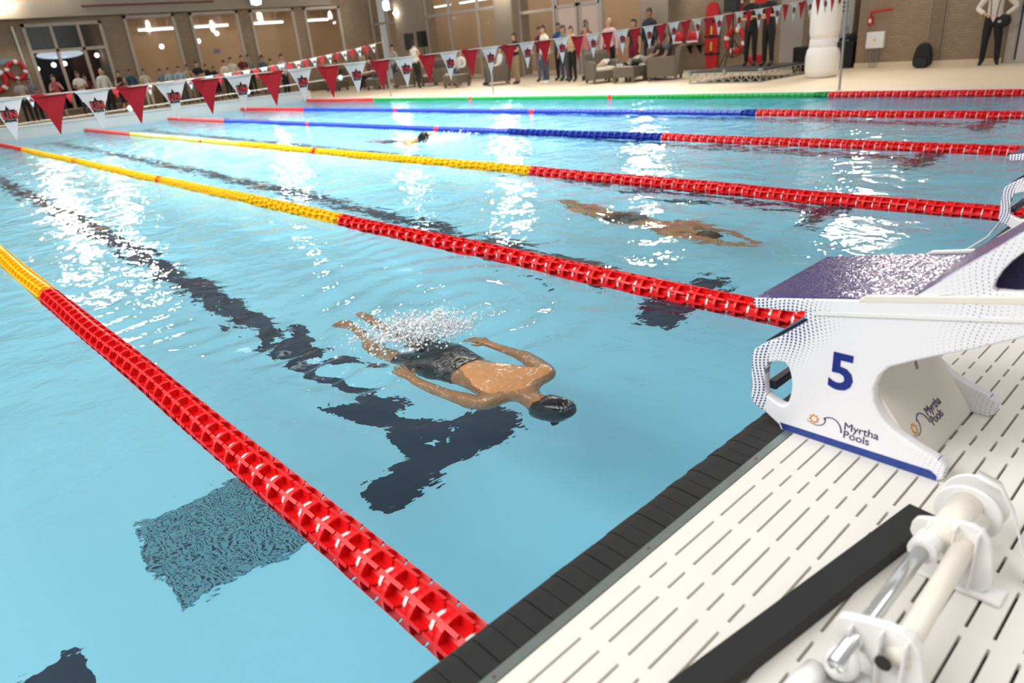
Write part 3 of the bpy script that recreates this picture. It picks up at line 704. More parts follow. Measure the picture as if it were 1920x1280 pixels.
def bracket(x, th):
    P = smooth_poly([(-.575, .385), (-.578, .425), (-.60, .437), (-.68, .462), (-.712, .450), (-.728, .40), (-.74, .305), (-.655, .305), (-.648, .372), (-.60, .378)], 1)
    b = MB(); b.prism([(p[0]-O.y, p[1]-O.z) for p in P], 0, x-O.x, x+th-O.x, WHT)
    for (y, z0, z1) in ((-.61, .38, .43), (-.66, .31, .45), (-.70, .31, .45)):
        b.box((x-.02-O.x, y-.002-O.y, z0-O.z), (x+th+.012-O.x, y+.002-O.y, z1-O.z), WHT)
    return b.build('bracket', lg, bevel=.003)
bracket(.615, .014); br2 = bracket(.245, .02)
b = MB(); b.lathe([(.014, 0), (.014, .004)], BLACK, 16, Matrix.Translation(W3(.2215, -.672, .398)) @ Matrix.Rotation(math.pi/2, 4, 'Y')); b.build('black_plug', lg)
b = MB(); b.ball(W3(.20, -.615, .375), (.032, .03, .032), WHT, 16, 10); b.build('rounded_cap', lg, smooth=True)
b = MB(); b.tube([W3(.12, -.575, .335), W3(.19, -.58, .335)], .026, WHT, 18); b.build('rounded_cap', lg, smooth=True)
b = MB(); b.box(W3(.10, -.66, .315), W3(.235, -.60, .345), CHROME); b.build('steel_foot', lg, bevel=.003)
for (p_, q_) in ((W3(.22, -.76, .302), W3(.30, -.56, .312)), (W3(.60, -.76, .302), W3(.65, -.58, .312))):
    b = MB(); b.box(p_, q_, WHT); b.build('foot_plate', lg, bevel=.002)
b = MB(); path = [(.775, -.645, .482), (.775, -.69, .470), (.765, -.725, .42), (.74, -.755, .36), (.71, -.785, .325), (.66, -.84, .308), (.58, -.95, .304), (.50, -1.1, .304)]
vs = []; fs = []
for i, p_ in enumerate(path):
    q = W3(*p_); hw = .017
    for dx in (-hw, hw):
        for dz in (0, .0015): vs.append((q.x+dx, q.y+(dx*.2), q.z+dz))
for i in range(len(path)-1):
    a = i*4; c = a+4
    fs += [(a, a+2, c+2, c), (a+1, c+1, c+3, a+3), (a, c, c+1, a+1), (a+2, a+3, c+3, c+2)]
b.add(vs, fs, WHT); b.build('strap', lg, smooth=True)

# ------------------------------------------------------------------ bodies
def skin_body(name, J, E_, levels=1, head=None):
    """J: {name: (pos, rx, ry)}; E_: [(a, b, tag)]; returns mesh and the nearest tag of each face"""
    names = list(J); me = bpy.data.meshes.new(name)
    me.from_pydata([J[n][0] for n in names], [(names.index(a), names.index(b_)) for a, b_, _ in E_], [])
    ob = bpy.data.objects.new('tmp', me); COL.objects.link(ob)
    sk = ob.modifiers.new('skin', 'SKIN'); sk.use_smooth_shade = True
    if not me.skin_vertices: me.attributes  # layer is created with the modifier
    for i, n in enumerate(names):
        sv = me.skin_vertices[0].data[i]; sv.radius = (J[n][1], J[n][2]); sv.use_root = (n == 'pelvis')
    sb = ob.modifiers.new('sub', 'SUBSURF'); sb.levels = levels; sb.render_levels = levels
    bpy.context.view_layer.update()
    out = bpy.data.meshes.new_from_object(ob.evaluated_get(bpy.context.evaluated_depsgraph_get())); out.name = name
    bpy.data.objects.remove(ob); bpy.data.meshes.remove(me)
    V = np.array([v.co for v in out.vertices]); Nn = np.array([v.normal for v in out.vertices])
    F = [tuple(p.vertices) for p in out.polygons]; C = np.array([V[list(f)].mean(0) for f in F])
    best = np.full(len(F), 1e9); tg = np.zeros(len(F), int); tt = np.zeros(len(F)); tags = []
    for k, (a, b_, s) in enumerate(E_):
        A = np.array(J[a][0]); B = np.array(J[b_][0]); ab = B-A; t_ = np.clip(((C-A)@ab)/(ab@ab), 0, 1); q = A+t_[:, None]*ab
        ra = .5*(J[a][1]+J[a][2]); rb = .5*(J[b_][1]+J[b_][2]); dd = np.linalg.norm(C-q, axis=1)-(ra+(rb-ra)*t_)
        m_ = dd < best; best[m_] = dd[m_]; tg[m_] = k; tt[m_] = t_[m_]; tags.append(s)
    return dict(me=out, V=V, N=Nn, F=F, C=C, tag=[tags[k] for k in tg], t=tt, ei=tg)
def shell(B, pred, infl, m, name):
    """a garment: the faces picked by pred, lifted off the body"""
    ids = {}; vs = []; fs = []
    for i, f in enumerate(B['F']):
        if pred(B['tag'][i], B['C'][i], B['t'][i]):
            g = []
            for v in f:
                if v not in ids: ids[v] = len(vs); vs.append(B['V'][v]+B['N'][v]*infl)
                g.append(ids[v])
            fs.append(tuple(g))
    me = bpy.data.meshes.new(name); me.from_pydata([tuple(v) for v in vs], [], fs); me.materials.append(m)
    me.polygons.foreach_set('use_smooth', [True]*len(fs)); me.update(); return me
BASE_E = [('pelvis', 'waist', 'torso'), ('waist', 'chest', 'torso'), ('chest', 'collar', 'torso'), ('collar', 'neck', 'neck'), ('neck', 'jaw', 'head'), ('jaw', 'face', 'head'), ('face', 'crown', 'head'), ('crown', 'top', 'head'), ('face', 'nose', 'head'),
          ('face', 'earL', 'head'), ('face', 'earR', 'head')]
for s in 'LR':
    BASE_E += [('collar', 'sh'+s, 'torso'), ('sh'+s, 'el'+s, 'uparm'), ('el'+s, 'wr'+s, 'forearm'), ('wr'+s, 'pa'+s, 'hand'), ('pa'+s, 'fi'+s, 'hand'), ('pa'+s, 'th'+s, 'hand'),
               ('pelvis', 'hi'+s, 'hip'), ('hi'+s, 'kn'+s, 'thigh'), ('kn'+s, 'an'+s, 'shin'), ('an'+s, 'to'+s, 'foot')]
def base_joints(female=False):
    k = .92 if female else 1.0
    J = dict(pelvis=((0, .01, .95), .135, .105), waist=((0, 0, 1.10), .125*k, .10), chest=((0, .005, 1.27), .155*k, .115), collar=((0, .01, 1.42), .10, .075), neck=((0, .005, 1.49), .052, .052),
             jaw=((0, -.012, 1.555), .058, .066), face=((0, -.01, 1.63), .074, .088), crown=((0, .006, 1.705), .066, .080), top=((0, .010, 1.775), .034, .042), nose=((0, -.108, 1.615), .012, .012), earL=((.083, .0, 1.62), .012, .016), earR=((-.083, .0, 1.62), .012, .016))
    for s, g in (('L', 1), ('R', -1)):
        J['sh'+s] = ((g*.165*k, .01, 1.395), .062, .062); J['el'+s] = ((g*.235, .03, 1.12), .043, .043); J['wr'+s] = ((g*.25, -.03, .88), .028, .026)
        J['pa'+s] = ((g*.25, -.045, .81), .034, .020); J['fi'+s] = ((g*.248, -.06, .725), .020, .013); J['th'+s] = ((g*.225, -.085, .79), .011, .011)
        J['hi'+s] = ((g*.085, .01, .885), .095, .095); J['kn'+s] = ((g*.10, -.01, .49), .058, .060); J['an'+s] = ((g*.11, .02, .09), .038, .042); J['to'+s] = ((g*.125, -.13, .035), .040, .028)
    return J
def pose_arms(J, s, el, wr, palm, fi):
    g = 1 if s == 'L' else -1
    for n, p in (('el', el), ('wr', wr), ('pa', palm), ('fi', fi)):
        J[n+s] = ((g*p[0], p[1], p[2]), J[n+s][1], J[n+s][2])
    J['th'+s] = ((g*(palm[0]-.035), palm[1]-.02, palm[2]+.02), .011, .011)
def make_pose(kind):
    J = base_joints(kind.startswith('f'))
    k = kind.split('_')[1]
    if k == 'fold':
        pose_arms(J, 'L', (.27, -.02, 1.15), (.06, -.20, 1.17), (-.02, -.20, 1.18), (-.09, -.19, 1.19)); pose_arms(J, 'R', (.27, -.02, 1.13), (.06, -.19, 1.12), (-.02, -.20, 1.12), (-.09, -.19, 1.12))
    if k == 'phone':
        pose_arms(J, 'L', (.24, -.12, 1.16), (.12, -.33, 1.33), (.08, -.37, 1.39), (.04, -.38, 1.45)); pose_arms(J, 'R', (.25, -.06, 1.13), (.18, -.28, 1.20), (.12, -.33, 1.25), (.06, -.35, 1.28))
    if k == 'hips':
        pose_arms(J, 'L', (.38, .06, 1.15), (.20, -.04, .98), (.16, -.08, .96), (.11, -.10, .94)); pose_arms(J, 'R', (.33, .04, 1.14), (.14, -.15, 1.02), (.07, -.17, 1.0), (.01, -.16, .99))
        J['knL'] = ((.15, -.05, .49), .058, .06); J['anL'] = ((.17, .0, .09), .038, .042); J['toL'] = ((.21, -.13, .035), .04, .028)
    if k == 'walk':
        J['knL'] = ((.10, -.14, .50), .058, .06); J['anL'] = ((.10, -.16, .10), .038, .042); J['toL'] = ((.11, -.31, .05), .04, .028); J['anR'] = ((-.10, .16, .11), .038, .042); J['toR'] = ((-.11, .02, .035), .04, .028)
    if k == 'sit':
        dz = -.47
        for n in list(J):
            p, a, c = J[n]
            if n == 'top' or n[:2] not in ('kn', 'an', 'to'): J[n] = ((p[0], p[1]+max(0, (p[2]-.95))*.22, p[2]+dz), a, c)
        for s, g in (('L', 1), ('R', -1)):
            J['kn'+s] = ((g*.13, -.43, .50), .06, .06); J['an'+s] = ((g*.13, -.47, .10), .038, .042); J['to'+s] = ((g*.14, -.61, .035), .04, .028)
            pose_arms(J, s, (.25, .05, .70), (.17, -.17, .60), (.14, -.24, .60), (.11, -.31, .585))
    if k == 'recline':
        dz = -.47
        for n in list(J):
            p, a, c = J[n]
            if n == 'top' or n[:2] not in ('kn', 'an', 'to'): J[n] = ((p[0], p[1]+max(0, (p[2]-.95))*.45, p[2]+dz-.02), a, c)
        for s, g in (('L', 1), ('R', -1)):
            J['kn'+s] = ((g*.10, -.40, .68), .06, .06); J['an'+s] = ((g*.07, -.78, .48), .038, .042); J['to'+s] = ((g*.08, -.88, .56), .04, .028)
            pose_arms(J, s, (.25, .10, .72), (.15, -.12, .64), (.10, -.19, .64), (.06, -.25, .63))
    return J
BODIES = {}
def get_body(kind):
    if kind not in BODIES:
        J = make_pose(kind); B = skin_body('body', J, BASE_E); B['J'] = J; B['g'] = {}
        b = MB(); hx, hy, hz = J['face'][0]
        for g in (-1, 1): b.ball((hx+g*.031, hy-.083, hz+.012), (.013, .008, .007), BLACK, 6, 4)
        B['eyes'] = b.mesh('eyes')
        b = MB(); b.ball((hx, hy-.083, hz-.052), (.024, .008, .006), mat('lip', (150, 84, 78), .6), 6, 4); B['mouth'] = b.mesh('mouth')
        BODIES[kind] = B
    return BODIES[kind]
def garment(B, key):
    if key in B['g']: return B['g'][key]
    J = B['J']; hc = Vector(J['face'][0]); pz = J['pelvis'][0][2]
    sit = pz < .8
    P = {
     'tee': (lambda t, c, f: (t == 'torso' and (c[2] > pz-.03)) or (t == 'uparm' and f < .55) , .014),
     'shirt': (lambda t, c, f: (t == 'torso' and (c[2] > pz-.06)) or t == 'uparm' or (t == 'forearm' and f < .85), .016),
     'tank': (lambda t, c, f: t == 'torso' and c[2] > pz-.03 and (abs(c[0]) < .15 or c[2] < pz+.3), .012),
     'trousers': (lambda t, c, f: t in ('thigh', 'hip') or (t == 'torso' and c[2] < pz+.04) or (t == 'shin' and f < .95), .013),
     'shorts': (lambda t, c, f: t == 'hip' or (t == 'torso' and c[2] < pz+.04) or (t == 'thigh' and f < .9), .018),
     'skirt': (lambda t, c, f: t in ('thigh', 'hip') or (t == 'torso' and c[2] < pz+.04) or (t == 'shin' and f < .3), .03),
     'shoeL': (lambda t, c, f: (t == 'foot' or (t == 'shin' and f > .95)) and c[0] > 0, .010),
     'shoeR': (lambda t, c, f: (t == 'foot' or (t == 'shin' and f > .95)) and c[0] <= 0, .010),
     'hair': (lambda t, c, f: t == 'head' and ((c[2] > hc.z+.045) or (c[1] > hc.y+.02 and c[2] > hc.z-.06)), .014),
     'longhair': (lambda t, c, f: (t == 'head' and ((c[2] > hc.z+.045) or (c[1] > hc.y-.0))) or (t == 'neck' and c[1] > hc.y+.0) or (t == 'torso' and c[2] > hc.z-.29 and c[1] > hc.y+.05 and abs(c[0]) < .11), .020),
    }[key.split(':')[0]]
    B['g'][key] = shell(B, P[0], P[1], FLAGW, key.split(':')[0]); return B['g'][key]
SK = [(206, 160, 130), (176, 128, 98), (226, 184, 156), (150, 104, 78)]
def person(x, y, z, ztop, rz, kind, top, topc, bot, botc, label, skin=0, hair='hair', hairc=(28, 22, 20), shoec=(40, 36, 34), extra=None, group=None, name='person'):
    B = get_body(kind); topz = B['J']['crown'][0][2]+.075
    s = (ztop-z)/topz
    if kind.split('_')[1] in ('sit', 'recline'): s = max(.9, min(1.05, s))
    t = thing(name, label, 'person', (x, y, z), rz, group, s)
    link('body', B['me'] if B['me'].materials else (B['me'].materials.append(FLAGW) or B['me']), t, None, [plain(SK[skin], .55)])
    nm = {'tee': 't_shirt', 'shirt': 'shirt', 'tank': 'sleeveless_top'}[top]
    link(nm, garment(B, top), t, None, [plain(topc, .8)])
    link(bot, garment(B, bot), t, None, [plain(botc, .8)])
    for k_ in ('shoeL', 'shoeR'): link('shoe', garment(B, k_), t, None, [plain(shoec, .6)])
    if hair: link('hair', garment(B, hair), t, None, [plain(hairc, .6)])
    link('eyes', B['eyes'], t); link('mouth', B['mouth'], t)
    return t
R0, RR = 0.0, -math.pi/2
N_ = (26, 26, 28); JEAN = (70, 84, 104); GREY = (120, 118, 116)
Z3 = .29
crowd = [
 # x, y, ztop, rot, kind, top, colour, bottom, colour, label, skin, hair
 (4.14, 28.0, 1.70, .1, 'm_phone', 'tee', (176, 170, 160), 'trousers', N_, 'person with dark hair in light grey top holding up a phone, below the lifebuoys', 1, 'hair'),
 (4.55, 28.6, 1.70, .2, 'm_fold', 'tee', (112, 122, 132), 'trousers', N_, 'person in blue-grey t-shirt left of the mullioned window', 1, 'hair'),
 (5.16, 28.0, 1.71, -.1, 'f_phone', 'tank', (178, 78, 88), 'skirt', (60, 50, 50), 'woman in pink-red top before the left pane of the mullioned window', 0, 'longhair'),
 (5.91, 28.0, 1.76, .1, 'm_fold', 'tee', (222, 216, 204), 'trousers', (66, 60, 58), 'person in white t-shirt with dark shoulder straps, arms crossed', 1, 'hair'),
 (6.40, 29.2, 1.64, 0, 'm_stand', 'tee', (96, 44, 40), 'trousers', N_, 'person in brown-red top behind the two white shirted people', 1, 'hair'),
 (6.72, 28.2, 1.78, 0, 'm_stand', 'shirt', (226, 220, 208), 'trousers', (54, 50, 50), 'bald person in loose white shirt', 0, None),
 (6.95, 28.9, 1.80, 0, 'm_stand', 'tee', (90, 86, 84), 'trousers', N_, 'dark haired person just behind the bald one', 1, 'hair'),
 (7.16, 27.9, 1.66, .15, 'f_phone', 'tank', (22, 22, 24), 'skirt', (22, 22, 24), 'woman in long black sleeveless dress', 0, 'longhair'),
 (7.63, 28.2, 1.68, 0, 'm_stand', 'shirt', (44, 76, 98), 'trousers', (60, 56, 54), 'person in teal blue shirt beside the black dress', 1, 'hair'),
 (8.05, 28.0, 1.64, -.2, 'f_stand', 'tee', (206, 190, 166), 'trousers', (210, 196, 176), 'woman in cream top and wide cream trousers', 0, 'longhair'),
 (8.72, 28.3, 1.60, 0, 'f_stand', 'tee', (120, 130, 136), 'trousers', N_, 'woman with dark hair, left of a pair under the first tall window', 0, 'longhair'),
 (8.98, 28.2, 1.61, 0, 'f_fold', 'tee', (170, 196, 204), 'trousers', (60, 66, 80), 'woman in light blue top under the first tall window', 0, 'hair'),
 (9.30, 28.0, 1.63, 0, 'm_fold', 'shirt', (160, 178, 190), 'trousers', (72, 72, 76), 'person in pale blue shirt, arms folded, right of the light blue top', 0, 'hair'),
 (9.68, 28.2, 1.66, 0, 'm_phone', 'tee', (196, 170, 126), 'trousers', (176, 160, 134), 'person in mustard beige top holding a phone', 0, 'hair'),
 (9.99, 28.0, 1.75, 0, 'm_fold', 'tee', (20, 20, 22), 'trousers', N_, 'tall person in black t-shirt between the first two tall windows', 0, 'hair'),
 (10.36, 28.1, 1.62, 0, 'f_stand', 'tee', (24, 23, 26), 'trousers', (180, 160, 136), 'woman in black top and beige trousers', 0, 'longhair'),
 (10.72, 28.3, 1.53, 0, 'f_stand', 'tee', (34, 32, 34), 'skirt', (30, 28, 30), 'short dark haired woman in black beside the cream shirts', 0, 'longhair'),
 (11.05, 28.0, 1.70, .2, 'm_fold', 'shirt', (220, 206, 180), 'trousers', (44, 42, 44), 'person in cream shirt, left of two under the second tall window', 0, 'hair'),
 (11.47, 28.3, 1.79, -.1, 'm_stand', 'shirt', (216, 204, 184), 'trousers', N_, 'taller person in cream shirt, right of two under the second tall window', 0, 'hair'),
 (11.92, 28.3, 1.83, 0, 'm_fold', 'tee', (104, 34, 42), 'trousers', N_, 'tall person in maroon t-shirt with arms folded', 0, 'hair'),
 (12.45, 28.9, 1.84, 0, 'm_stand', 'shirt', (150, 134, 118), 'trousers', (70, 62, 58), 'person in beige-grey shirt behind the maroon t-shirt', 0, 'hair'),
 (12.62, 28.0, 1.77, 0, 'm_stand', 'tee', (72, 82, 92), 'trousers', (120, 104, 86), 'person in slate blue shirt and khaki trousers', 1, 'hair'),
 (13.05, 28.2, 1.60, 0, 'f_fold', 'tee', (198, 186, 170), 'trousers', N_, 'short person in off-white top right of the slate blue shirt', 0, 'hair'),
 (13.60, 28.3, 1.75, .3, 'm_stand', 'shirt', (180, 176, 170), 'trousers', (26, 26, 28), 'person in pale grey shirt and black trousers before the third tall window', 0, 'hair'),
]
for (x, y, zt_, rz, kind, top, tc_, bot, bc, lab, skn, hr) in crowd: person(x, y, Z3 if x < 12.6 else .05, zt_, rz, kind, top, tc_, bot, bc, lab, skn, hr)
right = [
 (17.5, 28.45, 1.65, RR, 'f_stand', 'tee', (200, 172, 148), 'skirt', (190, 140, 128), 'woman in beige top and long rose skirt at the far flag line', 0, 'longhair'),
 (16.8, 24.9, 1.70, RR, 'm_stand', 'shirt', (172, 170, 164), 'trousers', (60, 70, 84), 'person in grey shirt left of the black loudspeaker', 0, 'hair'),
 (16.0, 22.3, 1.76, 1.9, 'f_walk', 'tank', (238, 234, 224), 'trousers', (34, 32, 34), 'woman in white sleeveless top and black trousers walking past the armchairs', 0, 'hair'),
 (16.6, 17.45, 1.66, -1.9, 'f_fold', 'tee', (24, 24, 26), 'trousers', (150, 128, 100), 'woman in black t-shirt and khaki trousers, alone left of the group', 0, 'longhair'),
 (17.2, 16.88, 1.77, RR, 'm_stand', 'tee', (96, 32, 42), 'trousers', (96, 108, 126), 'person in maroon t-shirt and jeans, left end of the standing group', 1, 'hair'),
 (16.35, 15.85, 1.79, -1.9, 'm_stand', 'shirt', (232, 222, 208), 'trousers', (64, 74, 88), 'broad person in open white shirt, grey jeans and white shoes', 0, 'hair'),
 (17.5, 16.3, 1.84, RR, 'm_stand', 'tee', (30, 70, 128), 'trousers', N_, 'person in bright blue top behind the open white shirt', 1, 'hair'),
 (17.2, 15.8, 1.74, RR, 'f_stand', 'tee', (128, 132, 136), 'trousers', (76, 82, 92), 'woman with black hair in grey t-shirt in the middle of the group', 0, 'longhair'),
 (17.9, 15.45, 1.84, RR, 'm_stand', 'tee', (120, 96, 80), 'trousers', N_, 'brown haired person at the back of the group before the doors', 0, 'hair'),
 (16.8, 15.1, 1.69, RR, 'f_fold', 'tee', (204, 178, 140), 'trousers', (26, 25, 27), 'person in tan t-shirt and black trousers', 0, 'hair'),
 (17.1, 14.75, 1.70, RR, 'f_stand', 'tee', (198, 120, 120), 'trousers', (112, 118, 122), 'woman in pink top and wide grey jeans behind the left armchair', 0, 'longhair'),
 (17.8, 14.4, 1.80, RR, 'm_stand', 'tee', (24, 24, 26), 'trousers', N_, 'person all in black seen from behind, left of the bald person', 1, 'hair'),
 (17.0, 13.75, 1.80, -1.2, 'm_stand', 'shirt', (226, 184, 190), 'trousers', (26, 25, 27), 'bald person in light pink shirt and black trousers', 0, None),
 (17.6, 13.3, 1.72, RR, 'f_stand', 'tee', (44, 40, 44), 'skirt', (120, 30, 44), 'long haired woman in dark top right of the bald person', 0, 'longhair'),
 (18.9, 13.7, 2.0, RR, 'm_stand', 'shirt', (44, 52, 62), 'trousers', (40, 44, 52), 'person in dark slate clothes at the glass beside the concrete column', 1, 'hair'),
]
for (x, y, zt_, rz, kind, top, tc_, bot, bc, lab, skn, hr) in right:
    sh = (226, 224, 220) if 'white shoes' in lab else (44, 38, 36)
    person(x, y, .05, zt_, rz, kind, top, tc_, bot, bc, lab, skn, hr, (40, 30, 26), sh)
# seated people
person(16.75, 11.55, .05, 1.25, -2.7, 'f_sit', 'tee', (58, 60, 66), 'trousers', (96, 108, 124), 'long haired person in dark top and jeans seated deep in the right armchair', 1, 'longhair')
person(16.95, 12.15, .05, 1.25, -2.3, 'm_recline', 'tee', (26, 26, 28), 'trousers', (176, 166, 152), 'person in black t-shirt reclining with light trousers stretched over the low table', 1, 'hair')
person(17.1, 21.1, .05, 1.3, -1.4, 'm_sit', 'shirt', (228, 222, 212), 'trousers', (60, 70, 88), 'seated person in white shirt and jeans, left of two white shirts', 0, 'hair')
person(16.85, 18.65, .05, 1.3, -2.2, 'm_sit', 'shirt', (224, 222, 220), 'trousers', (54, 64, 84), 'seated person in white shirt, right of two white shirts', 0, 'hair', extra=None)
person(17.0, 30.2, .05, 1.3, -1.5, 'f_sit', 'tee', (150, 164, 132), 'trousers', (40, 40, 44), 'seated person in sage green top at the corner of the deck', 0, 'hair')
person(16.7, 26.8, .05, 1.3, -1.7, 'f_sit', 'tee', (128, 74, 70), 'trousers', (36, 34, 36), 'seated person in rust red top near the far flag pole', 0, 'hair')
# two people in black on the stage, and the one in the white shirt
person(16.3, 8.72, .33, 2.02, -1.35, 'm_fold', 'tee', (15, 15, 16), 'trousers', (15, 15, 16), 'person in black t-shirt and black trousers, left of two on the stage', 0, 'hair', group=None)
person(16.05, 8.12, .33, 2.03, -1.75, 'm_fold', 'tee', (16, 16, 17), 'trousers', (16, 16, 17), 'person in black with folded arms, right of two on the stage', 0, 'hair')
pw = person(17.7, 3.95, .05, 1.80, -1.45, 'm_hips', 'shirt', (222, 212, 200), 'trousers', (22, 24, 28), 'person in white shirt and suspenders with black trousers by the grey door', 0, 'hair', shoec=(18, 17, 17))
b = MB()
for g in (-1, 1): b.tube([(g*.10, -.115, 1.40), (g*.075, -.145, 1.25), (g*.06, -.135, 1.08), (g*.055, -.125, .99)], .009, BLACK, 6)
b.build('suspenders', pw)
b = MB(); b.ball((.20, -.13, .86), (.13, .06, .13), BLACK, 12, 8); b.box((.10, -.2, .84), (.16, -.18, .88), METALP)
tag(b.build('camera_bag'), 'round black bag carried at the hip of the white shirted person', 'bag'); o = bpy.data.objects['camera_bag']; o.location = (17.7, 3.95, .05); o.rotation_euler = (0, 0, -1.45)

# ------------------------------------------------------------------ swimmers
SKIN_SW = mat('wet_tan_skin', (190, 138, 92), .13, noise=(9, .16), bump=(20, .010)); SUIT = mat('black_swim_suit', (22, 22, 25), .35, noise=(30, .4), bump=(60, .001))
def pale_streaks(m, scale, pale, lo, hi):
    # pale colour streaks: painted wet highlights and foam on skin, print on suit
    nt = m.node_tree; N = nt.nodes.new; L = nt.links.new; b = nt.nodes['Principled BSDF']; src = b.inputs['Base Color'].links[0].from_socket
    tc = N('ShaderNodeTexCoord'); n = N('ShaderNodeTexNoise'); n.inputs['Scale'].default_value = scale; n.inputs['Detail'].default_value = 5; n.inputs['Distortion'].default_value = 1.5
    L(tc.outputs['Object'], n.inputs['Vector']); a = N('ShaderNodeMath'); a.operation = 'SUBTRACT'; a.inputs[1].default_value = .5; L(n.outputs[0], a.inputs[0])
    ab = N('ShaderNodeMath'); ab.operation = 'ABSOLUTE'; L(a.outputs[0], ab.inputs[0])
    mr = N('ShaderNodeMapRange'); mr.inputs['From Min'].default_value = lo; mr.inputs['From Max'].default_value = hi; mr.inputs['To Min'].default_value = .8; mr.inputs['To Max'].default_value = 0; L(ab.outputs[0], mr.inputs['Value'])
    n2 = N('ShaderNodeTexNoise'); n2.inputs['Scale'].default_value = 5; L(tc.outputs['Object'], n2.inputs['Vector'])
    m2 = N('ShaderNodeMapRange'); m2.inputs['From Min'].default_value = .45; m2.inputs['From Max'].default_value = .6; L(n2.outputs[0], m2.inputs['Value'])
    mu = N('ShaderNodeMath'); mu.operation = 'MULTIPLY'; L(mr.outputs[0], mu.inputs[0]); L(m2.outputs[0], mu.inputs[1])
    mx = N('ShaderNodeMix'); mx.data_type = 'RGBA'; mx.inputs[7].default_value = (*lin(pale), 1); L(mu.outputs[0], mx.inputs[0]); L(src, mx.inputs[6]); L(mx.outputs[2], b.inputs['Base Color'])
pale_streaks(SKIN_SW, 9, (232, 222, 208), .004, .022); pale_streaks(SUIT, 14, (170, 170, 168), .012, .05)
CAP = mat('black_swim_cap', (20, 22, 28), .22, bump=(30, .001)); CAPW = mat('cap_print', (150, 156, 164), .4)
def fingers(J, E_, s, wr, palm, direction, side, curl=(0, 0, -.006), k=1.0):
    """five fingers of unequal length leaving the palm"""
    wr, palm, D, S = Vector(wr), Vector(palm), Vector(direction).normalized(), Vector(side).normalized(); C_ = Vector(curl)
    J['wr'+s] = (wr, .027*k, .021*k); J['pa'+s] = (palm, .036*k, .016*k)
    for i, (off, L_) in enumerate(((-.030, .066), (-.010, .078), (.010, .073), (.029, .056))):
        a = palm+S*off*k*.8+D*.028*k; m_ = a+(D+S*off*4).normalized()*L_*.5*k+C_; e = m_+(D+S*off*4).normalized()*L_*.55*k+C_*2.2
        for n, p, r_ in (('k', a, .0105), ('m', m_, .0088), ('e', e, .0070)): J['f%d%s%s' % (i, n, s)] = (p, r_*k, r_*k)
        E_ += [('pa'+s, 'f%dk%s' % (i, s), 'hand'), ('f%dk%s' % (i, s), 'f%dm%s' % (i, s), 'hand'), ('f%dm%s' % (i, s), 'f%de%s' % (i, s), 'hand')]
    t0 = wr.lerp(palm, .5)-S*.026*k; t1 = t0-S*.022*k+D*.026*k; t2 = t1-S*.006*k+D*.026*k
    for n, p, r_ in (('t0', t0, .012), ('t1', t1, .0098), ('t2', t2, .0078)): J[n+s] = (p, r_*k, r_*k)
    E_ += [('pa'+s, 't0'+s, 'hand'), ('t0'+s, 't1'+s, 'hand'), ('t1'+s, 't2'+s, 'hand')]
